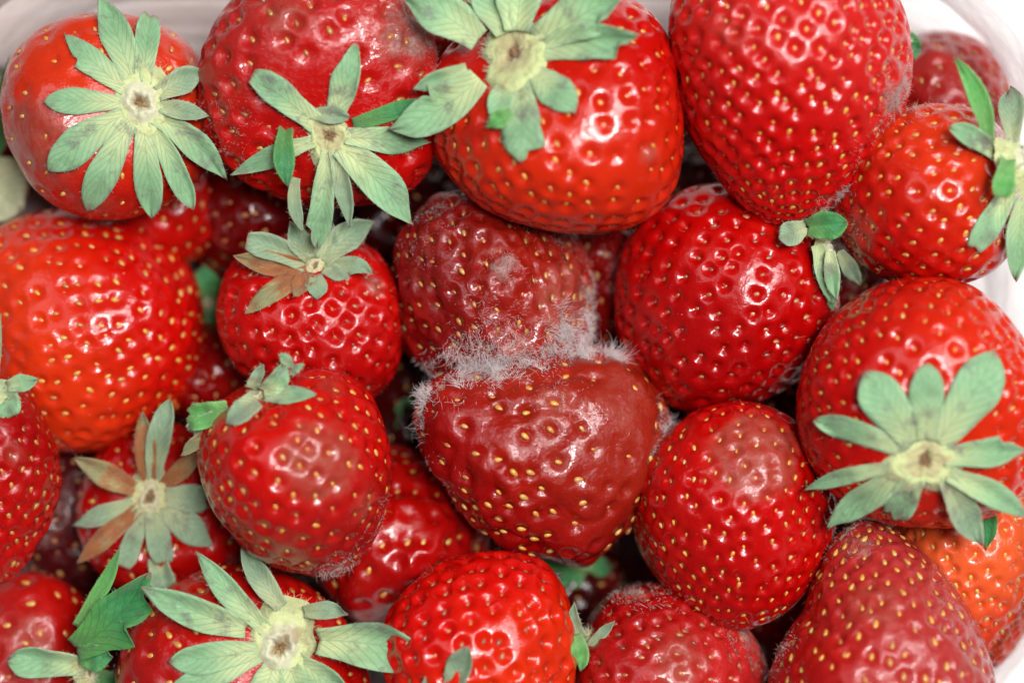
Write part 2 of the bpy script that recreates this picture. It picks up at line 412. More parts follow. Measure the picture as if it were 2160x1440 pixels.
    if folds:
        rl = np.clip(1 - np.abs(lump(V0, r, 4.5, 6)) * 1.6, 0, 1) ** 2 + 0.6 * np.clip(1 - np.abs(lump(V0, r, 8, 6)) * 1.6, 0, 1) ** 2; disp -= folds * K * rl
    if facets: disp += facets * K * (lump(V0, r, 9, 9))
    # damage masks
    bruise = np.zeros(len(W)); mould = np.full(len(W), float(film)); wetm = np.zeros(len(W)); wr = np.full(len(W), wrinkle)
    pxs = 1080 + (W[:, 0] + cw[0]) / (K * (D - W[:, 2] - cw[2]) / D); pys = 720 - (W[:, 1] + cw[1]) / (K * (D - W[:, 2] - cw[2]) / D)
    for (sx, sy, sr, kind, amt) in spots:
        cost = np.hypot(pxs - sx, pys - sy) + np.where(Nn[:, 2] > -0.1, 0, 1e4) - W[:, 2] / K * 0.05
        j = cost.argmin(); d = np.linalg.norm(W - W[j], axis=1) / (sr * K); f = np.clip(1.25 - d, 0, 1) * amt
        f = f * f * (3 - 2 * f) if amt <= 1 else f
        if 'b' in kind: bruise = np.maximum(bruise, f); wr = np.maximum(wr, wrinkle + 0.5 * f)
        if 'w' in kind: wetm = np.maximum(wetm, f); bruise = np.maximum(bruise, f * 0.42); wr = wr * (1 - np.clip(f, 0, 1) * 0.8)
        if 'm' in kind: mould = np.maximum(mould, f); wr = np.maximum(wr, wrinkle + 0.6 * f)
    disp = disp * (1 - 0.8 * np.clip(wetm, 0, 1)); Wd = W + Nn * disp[:, None]
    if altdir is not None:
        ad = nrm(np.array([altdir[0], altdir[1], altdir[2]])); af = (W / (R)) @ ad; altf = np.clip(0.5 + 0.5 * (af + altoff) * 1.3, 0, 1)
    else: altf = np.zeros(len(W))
    foot = np.array([cw[0], cw[1], cw[2] + W[:, 2].min()])
    root = thing("strawberry", label, "strawberry", foot, group)
    off = cw - foot
    me = make_mesh("flesh", Wd + off, F, M_BERRY, attrs={
        "tint": np.tile(tint, (len(W), 1)), "tint_alt": np.tile(alt, (len(W), 1)), "altf": altf,
        "mask": np.stack([bruise, mould, wr], 1), "wet": wetm})
    fo = link("flesh", me, root)
    bvh = BVHTree.FromPolygons([tuple(x) for x in (Wd + cw)[::1]], F.tolist()) if N > 40 or True else None
    B = dict(key=key, root=root, foot=foot, cw=cw, W=W, Wd=Wd, N=Nn, F=F, bvh=bvh, r=r, R=R, az=az, pole=warp(base(np.array([[0, 0, 1.0]])))[0] + cw, mould=mould)
    BER[key] = B
    # seeds as parts (the faces turned to the tray floor are left bare)
    viz = sn_[:, 2] > -0.30
    order = np.argsort(-sn_[:, 2]); order = [o_ for o_ in order if viz[o_]][:300]
    dull = wr
    sc0 = slen * K * 0.80
    for q in order:
        if r.random() > seedfrac: continue
        nv_ = ((W - s0[q]) ** 2).sum(1).argmin()
        if wetm[nv_] > 0.4 and r.random() < 0.75: continue
        n_ = sn_[q]; y = tv[q]; y = nrm(y - n_ * (y @ n_)); rot = r.normal() * 0.32
        x = np.cross(y, n_); y, x = y * math.cos(rot) + x * math.sin(rot), x * math.cos(rot) - y * math.sin(rot)
        s_ = sc0 * (0.70 + 0.46 * r.random())
        pos = s0[q] + n_ * (-pd[q] + s_ * (0.04 + 0.12 * r.random())) + off
        m = Matrix(((x[0] * s_, y[0] * s_, n_[0] * s_, pos[0]), (x[1] * s_, y[1] * s_, n_[1] * s_, pos[1]), (x[2] * s_, y[2] * s_, n_[2] * s_, pos[2]), (0, 0, 0, 1)))
        so = bpy.data.objects.new("seed", SEEDS[seed]); so.parent = root; so.matrix_basis = m; COL.objects.link(so)
    # dried styles on some seeds
    pick = [q for q in order if r.random() < 0.20]
    if pick and N > 40:
        pick = np.array(pick)
        V, Fh = tubes(s0[pick] + off - sn_[pick] * pd[pick][:, None] * 0.6, nrm(sn_[pick] * 0.5 - tv[pick] * 0.8 + r.normal(size=(len(pick), 3)) * 0.3), (10 + 12 * r.random(len(pick))) * K, 0.55 * K, 4, 0.9, r=r)
        link("dried_style", make_mesh("dried_style", V, Fh, M_STYLE), root, "stuff")
    # fine down all over
    if down:
        down = int(down * 0.6); idx = r.integers(0, len(W), down * 2); idx = idx[Nn[idx, 2] > -0.35][:down]
        V, Fh = tubes(Wd[idx] + off, nrm(Nn[idx] + r.normal(size=(len(idx), 3)) * 0.5), (6 + 10 * r.random(len(idx)) ** 2) * K, 0.22 * K, 3, 0.8, r=r)
        link("fine_down", make_mesh("fine_down", V, Fh, M_DOWN), root, "stuff")
    return B

def fuzz(key, px, py, rad, n, length, width=0.5, mat=None, lean=(0, 0, 0), curl=0.9, segs=5, spread=0.6, name="mould_fuzz"):
    """threads of mould growing from the skin round a photo position"""
    B = BER[key]; r = B['r']
    k = K * (D - B['cw'][2] - B['W'][:, 2]) / D
    pxs = 1080 + (B['W'][:, 0] + B['cw'][0]) / k; pys = 720 - (B['W'][:, 1] + B['cw'][1]) / k
    cost = np.hypot(pxs - px, pys - py) + np.where(B['N'][:, 2] > -0.3, 0, 1e4) - B['W'][:, 2] / K * 0.05
    j = cost.argmin(); d = np.linalg.norm(B['W'] - B['W'][j], axis=1) / (rad * K)
    p = np.exp(-(d * 1.3) ** 2); p[d > 1.6] = 0; p /= p.sum()
    idx = r.choice(len(p), n, p=p); off = B['cw'] - B['foot']
    clump = lump(B['W'][idx] / K, r, 0.12, 6); keep = clump > -0.5; idx = idx[keep]
    st = B['Wd'][idx] + off + r.normal(size=(len(idx), 3)) * 1.2 * K
    pp = B['W'][idx] / K; tuft = np.stack([lump(pp, r, 0.10, 5) for _ in range(3)], 1) * 0.75
    dirs = B['N'][idx] * 0.5 + np.array(lean) + tuft + r.normal(size=(len(idx), 3)) * spread * 0.45
    lf = np.clip(0.75 + 0.45 * lump(pp, r, 0.08, 5), 0.25, 1.6)
    V, F = tubes(st, dirs, length * K * lf * (0.35 + 0.9 * r.random(len(idx))), width * K, segs, curl, r=r)
    return V, F
def join(parts):
    Vs, Fs, o = [], [], 0
    for V, F in parts: Vs.append(V); Fs.append(F + o); o += len(V)
    return np.concatenate(Vs), np.concatenate(Fs)
def fuzzes(key, specs, mat=None, name="mould_fuzz"):
    V, F = join([fuzz(key, **s) for s in specs])
    link(name, make_mesh(name, V, F, mat or M_MOULD), BER[key]['root'], "stuff")

def hit(B, px, py):
    a = P(px, py, 900); b_ = P(px, py, -2000); d = nrm(b_ - a)
    h = B['bvh'].ray_cast(Vector(a), Vector(d), 1.0)
    return np.array(h[0]) if h[0] is not None else None

WPROF = {   # half-width along the sepal
    'o': ([0, .12, .35, .60, .80, .92, 1], [.50, .60, .86, 1, .86, .55, .04]),      # rounded
    'p': ([0, .12, .35, .55, .75, .90, 1], [.55, .66, .92, 1, .74, .34, .02]),      # pointed
    't': ([0, .15, .40, .65, .85, 1], [.70, .78, .92, 1, .96, .62]),               # blunt, torn
    'n': ([0, .2, .5, .8, 1], [.8, .95, 1, .7, .05]),                              # narrow strap
}
def sepal(B, parent, base, tip, width, bend=0.0, mat='m', shape='p', teeth=(), cup=0.14, arch=16, lift=11, conform=True, roll=0.0, curl=0.0, under=0.0):
    """base/tip: world points (arrays). teeth: list of (side, s_position, size)."""
    r = B['r']; ns, nv = 26, 9
    d = tip - base; L = np.linalg.norm(d); dn = d / L
    out = np.array([0, 0, 1.0])
    sidev = nrm(np.cross(out, dn))                                # left of the direction of growth
    ctrl = (base + tip) / 2 + sidev * bend * K * -1.0 + out * arch * K
    roll = roll + r.normal() * 0.16; cup = cup + abs(r.normal()) * 0.22; curl = curl + r.normal() * 7; bend = bend + r.normal() * 3
    s = np.linspace(0, 1, ns)[:, None]
    c = (1 - s) ** 2 * base + 2 * s * (1 - s) * ctrl + s * s * tip
    if curl: c = c + out * (curl * K * np.clip(s - 0.55, 0, 1) ** 2 / 0.2)
    tg = nrm(np.gradient(c, axis=0)); sv = nrm(np.cross(np.broadcast_to(out, tg.shape), tg)); up = np.cross(tg, sv)
    rl = roll * np.linspace(0.3, 1, ns)[:, None]; sv, up = sv * np.cos(rl) + up * np.sin(rl), up * np.cos(rl) - sv * np.sin(rl)
    xs, ys = WPROF[shape]; hw = np.interp(s[:, 0], xs, ys)
    kk = np.array([1, 2, 3, 2, 1]) / 9.; hw2 = np.convolve(np.r_[hw[0], hw[0], hw, hw[-1], hw[-1]], kk, 'valid'); hw2[-1] = hw[-1]; hw = hw2 * width * 0.44 * K
    hl = hw * (1 + 0.05 * np.sin(s[:, 0] * 9 + r.random() * 6)); hr = hw * (1 + 0.05 * np.sin(s[:, 0] * 8 + r.random() * 6))
    for (sd, sp_, sz) in teeth:                                   # a saw tooth: swells to sp_, then steps back
        x = s[:, 0]; bump_ = np.where(x < sp_, np.clip(1 - (sp_ - x) / 0.22, 0, 1), 0) * sz * width * 0.5 * K
        cut = np.where((x >= sp_) & (x < sp_ + 0.10), -(1 - (x - sp_) / 0.10), 0) * sz * width * 0.28 * K
        if sd > 0: hl = hl + bump_ + cut
        else: hr = hr + bump_ + cut
    v = np.linspace(-1, 1, nv)[None, :]
    wv = np.where(v < 0, v * hr[:, None], v * hl[:, None])
    ph1, ph2 = r.random(2) * 6.28
    fold = 0.10 + 0.22 * r.random()
    zoff = fold * (np.abs(v) - 0.4) * hw[:, None] * 0.9 + cup * (v ** 2 - 0.3) * hw[:, None] * 1.0 + 0.10 * width * K * np.sin(s * 7 + v * 1.5 + ph1) * s + 0.08 * width * K * np.sin(v * 5 + s * 3 + ph2) * s + 0.035 * width * K * np.sin(s * 17 + ph1) * np.abs(v) - 0.05 * width * K * np.exp(-(v / 0.16) ** 2) * (1 - s)
    Pt = c[:, None, :] + wv[..., None] * sv[:, None, :] + zoff[..., None] * up[:, None, :]
    if conform:
        for bb in (conform if isinstance(conform, (list, tuple)) else [B]):
            for i in range(ns):
                for j in range(nv):
                    p = Pt[i, j]; h = bb['bvh'].ray_cast(Vector((p[0], p[1], 0.05)), Vector((0, 0, -1)), 1.0)
                    if h[0] is not None:
                        zmin = h[0].z + (lift * (0.5 + 0.5 * s[i, 0]) + 2) * K
                        if p[2] < zmin: Pt[i, j, 2] = zmin
        z = Pt[..., 2]                                             # soften the contact
        for _ in range(2): z[1:-1] = (z[:-2] + 2 * z[1:-1] + z[2:]) / 4
        for _ in range(1): z[:, 1:-1] = (z[:, :-2] + 2 * z[:, 1:-1] + z[:, 2:]) / 4
    gu = np.gradient(Pt, axis=0); gv = np.gradient(Pt, axis=1); nn = nrm(np.cross(gu, gv)); 
    if nn[..., 2].mean() < 0: nn = -nn
    th = 1.6 * K
    T = (Pt + nn * th / 2).reshape(-1, 3); Bt = (Pt - nn * th / 2).reshape(-1, 3); V = np.concatenate([T, Bt]) - B['foot']
    idx = np.arange(ns * nv).reshape(ns, nv); q = np.stack([idx[:-1, :-1], idx[1:, :-1], idx[1:, 1:], idx[:-1, 1:]], -1).reshape(-1, 4)
    nvt = ns * nv; F = [q, q[:, ::-1] + nvt]
    loop = np.concatenate([idx[0, :], idx[1:, -1], idx[-1, -2::-1], idx[-2:0:-1, 0]]); l2 = np.roll(loop, -1)
    F.append(np.stack([loop, l2, l2 + nvt, loop + nvt], 1)); F = np.concatenate(F)
    al = np.broadcast_to(s, (ns, nv)).ravel(); ac = np.broadcast_to(v, (ns, nv)).ravel()
    me = make_mesh("sepal", V, F, M_SMAT[mat], attrs={"along": np.r_[al, al], "across": np.r_[ac, ac]})
    o = link("sepal", me, parent)
    # down along edges and on the face near the base
    m = 70; ii = (r.random(m) ** 1.3 * (ns - 2)).astype(int) + 1; jj = r.choice([0, 0, nv - 1, nv - 1, 2, 4, 6], m)
    st = Pt[ii, jj] - B['foot']; od = np.where(jj == 0, -1, np.where(jj == nv - 1, 1, 0))[:, None] * sv[ii] + nn[ii, jj] * 0.6 + tg[ii] * 0.4
    B.setdefault('down', []).append(tubes(st, od + r.normal(size=(m, 3)) * 0.35, (3 + 6 * r.random(m)) * K, 0.20 * K, 2, 0.6, r=r))
    return o

def calyx(key, cpx, rc, sepals, axis=None, z=None, mat=None, scar=True, ring=True, bump=10, squash=1.0, fluff=260, visible=True):
    B = BER[key]; r = B['r']
    if axis == 'skin':
        a_ = P(cpx[0], cpx[1], 900); hn = B['bvh'].ray_cast(Vector(a_), Vector(nrm(P(cpx[0], cpx[1], -2000) - a_)), 1.0)[1]
        axis = np.array(hn) * 0.6 + B['az'] * 0.4
    ax = nrm(axis if axis is not None else B['az'])
    h = hit(B, *cpx) if z is None else P(cpx[0], cpx[1], z)
    if h is None: h = B['pole']
    c = h + np.array([0, 0, 4 * K])
    ref = np.array([0, 1., 0]) if abs(ax[1]) < 0.9 else np.array([1., 0, 0]); x = nrm(np.cross(ref, ax)); y = np.cross(ax, x)
    nr, nt_ = 22, 48
    rho = np.linspace(0, 1, nr)[:, None]; th = np.linspace(0, 2 * math.pi, nt_, endpoint=False)[None]
    xs_, ys_ = [0, .14, .22, .30, .40, .52, .70, 1.0], [-9, -7, 4, 8, 4, 0, 2, -16]
    if not ring: xs_, ys_ = [0, .10, .20, .45, .70, 1.0], [-12, -9, -3, 1, 2, -16]; mat = mat or M_CALYXB
    irr = 1 + 0.16 * np.sin(2 * th + r.random() * 6) + 0.07 * np.sin(3 * th + r.random() * 6) + 0.06 * np.sin(7 * th + r.random() * 6)
    ang = 0.22 * np.sin(2 * th + r.random() * 6) + 0.12 * np.sin(3 * th + r.random() * 6) + 0.16 * np.sin(5 * th + r.random() * 6) + 0.10 * np.sin(9 * th + r.random() * 6)
    rq = np.clip(rho * (1 + ang * np.exp(-(rho / .5) ** 2)), 0, 1)
    rad = rho * rc * (1 + (irr - 1) * np.clip(rho * 2, 0, 1))
    prof = np.interp(rq, xs_, ys_) * rc / 60
    hz = prof + (bump * (1 - rho ** 2)) + 1.6 * np.sin(11 * th + 5 * rho + r.random() * 6) * rho + 1.6 * r.normal(size=(nr, nt_)) * (rho > .1) + 2.5 * np.sin(3 * th + r.random() * 6) * np.exp(-((rho - .33) / .1) ** 2)
    Pt = c + K * (rad[..., None] * (np.cos(th)[..., None] * x + np.sin(th)[..., None] * y) * squash + hz[..., None] * ax)
    V = Pt.reshape(-1, 3) - B['foot']; idx = np.arange(nr * nt_).reshape(nr, nt_); nx = np.roll(idx, -1, 1)
    F = np.stack([idx[:-1], nx[:-1], nx[1:], idx[1:]], -1).reshape(-1, 4)[:, ::1]
    me = make_mesh("calyx", V, F, mat or M_CALYX, attrs={"rad": rq.ravel()})
    co = link("calyx", me, B['root'])
    if scar:
        m = 26; st = np.tile(c - B['foot'], (m, 1)) + K * (r.normal(size=(m, 1)) * 5 * x + r.normal(size=(m, 1)) * 5 * y) + ax * (bump - 9) * K
        V2, F2 = tubes(st, ax + r.normal(size=(m, 3)) * 0.5, (6 + 7 * r.random(m)) * K, 1.7 * K, 3, 0.6, sides=4, r=r)
        link("stem_scar", make_mesh("stem_scar", V2, F2, M_PITH), co)
    if fluff:
        jj = r.integers(int(nr * .55), nr, fluff); tt = r.integers(0, nt_, fluff); st = Pt[jj, tt] - B['foot']
        radial = nrm(Pt[jj, tt] - c); B.setdefault('down', []).append(tubes(st, radial + ax * 0.35 + r.normal(size=(fluff, 3)) * 0.3, (7 + 12 * r.random(fluff)) * K, 0.34 * K, 3, 0.6, r=r))
    for sp_ in sepals:
        t = dict(sp_) if isinstance(sp_, dict) else dict(tip=sp_[:2], w=sp_[2], **(sp_[3] if len(sp_) > 3 else {}))
        tx, ty = t.pop('tip'); wd = t.pop('w'); bz = t.pop('bz', None); tz = t.pop('tz', None); tl = t.pop('tl', 6)
        if 'base' in t: bx, by = t.pop('base')
        else:
            dd = np.array([tx - cpx[0], ty - cpx[1]], float); dd /= np.linalg.norm(dd); bx, by = cpx[0] + dd[0] * rc * 0.50, cpx[1] + dd[1] * rc * 0.50
        if bz is None: bp = P(bx, by, c[2] / K + 5)
        else: bp = P(bx, by, bz)
        if tz is None:
            hh = hit(B, tx, ty); dist = math.hypot(tx - bx, ty - by); tz_ = c[2] / K - dist * 0.28
            if hh is not None: tz_ = max(tz_, hh[2] / K + tl)
        else: tz_ = tz
        tp = P(tx, ty, tz_)
        sepal(B, co, bp, tp, wd, **t)
    if B.get('down'):
        V3, F3 = join(B['down']); link("fine_down", make_mesh("calyx_down", V3, F3, M_DOWNG), co, "stuff"); B['down'] = []
    return co

# ------------------------------------------------------------------ the table and the punnet
ZT = -735 * K                                                       # table top
def wood_material():
    m, nt, b = new_mat("whitewashed_wood"); t = NT(nt)
    oi = t.n("ShaderNodeObjectInfo"); c0 = t.n("ShaderNodeTexCoord"); mp = t.n("ShaderNodeMapping"); t.l(c0.outputs["Object"], mp.inputs[0])
    mp.inputs["Scale"].default_value = (6, 70, 70); cv = t.n("ShaderNodeVectorMath"); cv.operation = 'ADD'; t.l(mp.outputs[0], cv.inputs[0])
    cx = t.n("ShaderNodeCombineXYZ"); t.l(t.math('MULTIPLY', oi.outputs["Random"], 40), cx.inputs[0]); t.l(cx.outputs[0], cv.inputs[1])
    n = t.noise(1.6, 5, 0.6, cv.outputs[0], 0.4); n2 = t.noise(9, 3, 0.6, cv.outputs[0])
    c = t.mix(t.ss(n, 0.35, 0.7), (0.64, 0.565, 0.535), (0.56, 0.465, 0.43)); c = t.mix(t.ss(n2, 0.55, 0.8, 0, 0.4), c, (0.46, 0.38, 0.35))
    t.l(c, b.inputs["Base Color"]); b.inputs["Roughness"].default_value = 0.55
    t.l(t.bump(n2, 0.4, 0.0004), b.inputs["Normal"]); return m
M_WOOD = wood_material()
table = bpy.data.objects.new("table_top", None); COL.objects.link(table); table.location = (0, 0, ZT); table["kind"] = "structure"
PW = 0.0475; y = -0.55; kk = 0; y = -0.5675
plank_mesh = None
while y < 0.6:
    x0, x1 = -0.9, 0.9; ya, yb = y + 0.0006, y + PW - 0.0006; zt = float(rng.normal() * 0.0002); ch = 0.0007
    sec = [(ya, -0.018), (ya, zt - ch), (ya + ch, zt), (yb - ch, zt), (yb, zt - ch), (yb, -0.018)]
    V = [(x0, a, b_) for a, b_ in sec] + [(x1, a, b_) for a, b_ in sec]
    F = [(i, i + 1, i + 7, i + 6) for i in range(5)] + [(5, 0, 6, 11), (5, 4, 3, 2, 1, 0), (6, 7, 8, 9, 10, 11)]
    link("plank", make_mesh("plank", V, F, M_WOOD, smooth=False), table)
    y += PW

# added white sheet between table and punnet, standing in for the white background
sh = thing("paper_sheet", "added white sheet under the right side of the punnet, standing in for the white background", "added_sheet", (0, 0, ZT))
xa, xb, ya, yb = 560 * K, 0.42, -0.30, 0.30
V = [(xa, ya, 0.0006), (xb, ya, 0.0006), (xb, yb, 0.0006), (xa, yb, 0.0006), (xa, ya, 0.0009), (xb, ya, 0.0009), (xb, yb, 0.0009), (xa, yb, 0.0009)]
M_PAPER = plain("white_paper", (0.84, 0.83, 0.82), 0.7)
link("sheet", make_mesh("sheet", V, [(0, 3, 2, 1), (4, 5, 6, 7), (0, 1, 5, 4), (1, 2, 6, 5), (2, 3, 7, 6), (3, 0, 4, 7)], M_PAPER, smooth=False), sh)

def plastic_material():
    """thin clear sheet: mostly see-through, mirror-like at glancing angles, faintly grey where seen edge on"""
    m = bpy.data.materials.new("clear_plastic"); m.use_nodes = True; nt = m.node_tree; nt.nodes.clear(); t = NT(nt)
    out = t.n("ShaderNodeOutputMaterial"); tr = t.n("ShaderNodeBsdfTransparent"); gl = t.n("ShaderNodeBsdfGlossy"); mx = t.n("ShaderNodeMixShader")
    bn = t.bump(t.noise(70, 3, 0.5, t.coord()), 0.5, 0.003)
    t.l(bn, gl.inputs["Normal"])
    lw = t.n("ShaderNodeLayerWeight"); lw.inputs[0].default_value = 0.5; t.l(bn, lw.inputs["Normal"])
    c = t.mix(t.ss(lw.outputs["Facing"], 0.25, 0.95), (0.998, 0.996, 0.996), (0.72, 0.68, 0.685)); t.l(c, tr.inputs[0]); gl.inputs["Roughness"].default_value = 0.06
    t.l(t.math('ADD', 0.02, t.math('MULTIPLY', t.math('POWER', lw.outputs['Facing'], 3.0), 0.55)), mx.inputs[0]); t.l(tr.outputs[0], mx.inputs[1]); t.l(gl.outputs[0], mx.inputs[2]); t.l(mx.outputs[0], out.inputs[0])
    return m
M_PLASTIC = plastic_material()
def rrect(hx, hy, rad, n=24, cx=0, cy=0):
    pts = []
    for (sx, sy, a0) in ((1, 1, 0), (-1, 1, 90), (-1, -1, 180), (1, -1, 270)):
        for i in range(n + 1):
            a = math.radians(a0 + 90 * i / n); pts.append((cx + sx * (hx - rad) + rad * math.cos(a), cy + sy * (hy - rad) + rad * math.sin(a)))
    return pts
def punnet():
    cx, cy = -80 * K, -20 * K
    root = thing("punnet", "clear plastic punnet holding the whole heap of strawberries", "punnet", (cx, cy, ZT + 16 * K))
    # levels of the wall: (half x, half y, corner radius, z) in pixel units above the floor
    lv = [(1098, 742, 400, 0), (1108, 752, 405, 4), (1122, 766, 412, 25), (1146, 788, 424, 240), (1156, 797, 430, 250), (1160, 801, 433, 264), (1190, 829, 460, 560), (1203, 841, 468, 572), (1206, 844, 470, 590), (1226, 861, 492, 790), (1230, 865, 494, 800), (1282, 917, 520, 803), (1287, 922, 524, 788)]
    th = 5.0
    def shell(levels):
        rings_o = [[(p[0], p[1], z * K) for p in rrect(hx * K, hy * K, rd * K)] for hx, hy, rd, z in levels]
        rings_i = [[(p[0], p[1], (z + (th if abs(hx - levels[max(i - 1, 0)][0]) > 9 else 0)) * K) for p in rrect((hx - th) * K, (hy - th) * K, (rd - th) * K)] for i, (hx, hy, rd, z) in enumerate(levels)]
        V, F = [], []; n = len(rings_o[0])
        for rr in rings_o: V += rr
        o = len(V)
        for rr in rings_i: V += rr
        for q in range(len(levels) - 1):
            for i in range(n):
                j = (i + 1) % n
                F.append((q * n + i, q * n + j, (q + 1) * n + j, (q + 1) * n + i)); F.append((o + q * n + j, o + q * n + i, o + (q + 1) * n + i, o + (q + 1) * n + j))
        t_ = (len(levels) - 1) * n
        for i in range(n):
            j = (i + 1) % n; F.append((t_ + i, t_ + j, o + t_ + j, o + t_ + i)); F.append((j, i, o + i, o + j))
        return V, F
    V, F = shell(lv); link("wall", make_mesh("wall", V, F, M_PLASTIC), root)
    # floor plate, a shallow slab just inside the wall foot
    pl = rrect(1092 * K, 736 * K, 396 * K); n = len(pl); V = [(a, b_, 1 * K) for a, b_ in pl] + [(a, b_, 6 * K) for a, b_ in pl]
    F = [tuple(range(n))[::-1], tuple(range(n, 2 * n))] + [(i, (i + 1) % n, n + (i + 1) % n, n + i) for i in range(n)]
    link("floor_plate", make_mesh("floor_plate", V, F, M_PLASTIC, smooth=False), root)
punnet()

# ------------------------------------------------------------------ strawberries (pixel positions, depth, size, stem direction)
RED = (0.60, 0.008, 0.005); DRK = (0.42, 0.006, 0.006); ORA = (0.74, 0.085, 0.014); DUL = (0.40, 0.022, 0.018); PINK = (0.46, 0.035, 0.030)

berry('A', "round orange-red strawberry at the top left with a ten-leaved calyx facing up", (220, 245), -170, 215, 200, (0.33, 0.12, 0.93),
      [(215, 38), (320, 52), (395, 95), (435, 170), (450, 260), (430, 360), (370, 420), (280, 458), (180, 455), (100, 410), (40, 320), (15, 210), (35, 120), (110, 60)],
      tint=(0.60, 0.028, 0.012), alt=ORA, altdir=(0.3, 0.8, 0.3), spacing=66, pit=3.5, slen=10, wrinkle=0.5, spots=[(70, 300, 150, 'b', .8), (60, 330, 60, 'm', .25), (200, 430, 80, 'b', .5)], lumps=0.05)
berry('B', "big dull red strawberry with fuzzy mould on its right shoulder, second in the top row", (670, 170), -115, 245, 225, (0.12, -0.50, 0.85),
      [(640, -50), (760, -42), (850, -5), (908, 70), (925, 170), (925, 270), (905, 350), (850, 410), (740, 430), (600, 410), (500, 370), (445, 300), (422, 200), (432, 120), (480, 40), (550, -20)],
      zs=0.85, tint=(0.52, 0.040, 0.034), alt=RED, altdir=(0.3, -0.8, 0.2), spacing=58, pit=9, slen=12, seed='m', wrinkle=1.0, facets=3.0, film=0.16, down=600,
      spots=[(860, 70, 130, 'bm', .62), (470, 200, 130, 'bm', .42), (600, 40, 130, 'b', .45), (500, 330, 60, 'm', .5)], lumps=0.05)
berry('C', "glossy bright red strawberry under the largest spread calyx in the top row", (1175, 240), -60, 252, 235, (-0.34, 0.45, 0.82),
      [(1180, -10), (1290, -5), (1370, 35), (1410, 100), (1424, 200), (1434, 310), (1420, 400), (1370, 460), (1250, 487), (1120, 472), (1000, 420), (930, 340), (908, 240), (915, 150), (970, 80), (1060, 20)],
      tint=(0.60, 0.009, 0.004), alt=(0.72, 0.06, 0.011), altdir=(-0.2, -0.9, 0.4), altoff=-0.25, spacing=50, pit=7, slen=10, wrinkle=0.1, spots=[(1370, 330, 45, 'b', .6), (950, 300, 50, 'b', .35), (1200, 470, 60, 'b', .4)])
berry('D', "large cone-shaped strawberry in the top right, pointing down, with grey mould on its right edge", (1650, 180), -50, 250, 300, (0.08, 0.98, 0.05),
      [(1560, -118), (1700, -125), (1820, -85), (1885, 10), (1917, 140), (1902, 230), (1835, 330), (1765, 430), (1665, 474), (1575, 440), (1510, 360), (1452, 270), (1422, 150), (1418, 20), (1455, -70)],
      taper=0.34, tint=(0.66, 0.040, 0.032), alt=(0.58, 0.006, 0.005), altdir=(-0.4, -0.9, 0), altoff=0.0, spacing=45, pit=8, slen=9.5, wrinkle=0.16, pitr=0.5, film=0.10,
      spots=[(1885, 215, 60, 'bm', .62), (1755, 425, 45, 'm', .6), (1560, 50, 170, 'b', .35), (1470, 110, 60, 'm', .4)])
berry('E', "rounded bright strawberry at the right edge whose calyx leans out of the picture", (1955, 420), -75, 195, 205, (0.86, 0.30, 0.42),
      [(1960, 228), (2060, 235), (2130, 290), (2160, 400), (2140, 500), (2080, 575), (1990, 604), (1890, 592), (1800, 535), (1762, 440), (1790, 340), (1860, 258)],
      tint=(0.60, 0.010, 0.005), alt=ORA, altdir=(0.4, 0.5, 0.2), altoff=-0.2, spacing=47, pit=5.5, slen=10, spots=[(1810, 480, 80, 'b', .5), (1790, 400, 50, 'm', .3)], wrinkle=0.15)
berry('F', "dull red strawberry lying low behind the cone-shaped one near the clear wall", (2000, 240), -390, 135, 140, (-0.5, 0.7, 0.1),
      [(1990, 65), (2070, 90), (2120, 170), (2130, 280), (2080, 380), (1980, 400), (1890, 360), (1860, 240), (1870, 130), (1920, 72)],
      tint=(0.46, 0.06, 0.05), alt=DRK, altdir=(-0.3, -0.9, 0), spacing=52, pit=5, seed='m', film=0.22, wrinkle=0.8, spots=[(2000, 120, 90, 'm', .3)], zs=1.3)
berry('G', "large strawberry on the right with a pale calyx lifted towards the viewer", (1940, 850), -30, 255, 250, (0.04, -0.42, 0.90),
      [(1900, 590), (2020, 600), (2120, 680), (2192, 790), (2205, 900), (2175, 1010), (2085, 1085), (1960, 1105), (1840, 1090), (1740, 1020), (1693, 930), (1682, 830), (1713, 730), (1788, 640)],
      tint=(0.58, 0.009, 0.005), alt=(0.74, 0.06, 0.011), altdir=(0.9, 0.0, 0.3), altoff=-0.15, spacing=43, pit=6, slen=8.5, wrinkle=0.12, spots=[(2080, 660, 110, 'b', .3)])
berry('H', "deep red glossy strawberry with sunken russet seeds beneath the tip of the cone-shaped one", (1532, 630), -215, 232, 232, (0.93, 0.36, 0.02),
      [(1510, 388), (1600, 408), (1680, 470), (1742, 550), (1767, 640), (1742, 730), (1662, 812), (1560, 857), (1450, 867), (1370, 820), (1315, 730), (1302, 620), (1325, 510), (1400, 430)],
      tint=(0.56, 0.004, 0.003), alt=(0.44, 0.003, 0.004), altdir=(-0.3, -0.9, 0), spacing=50, pit=8, pitr=0.36, slen=9.5, seed='r', wrinkle=0.10, taper=0.12, spots=[(1600, 520, 70, 'm', .25)], zs=0.95)
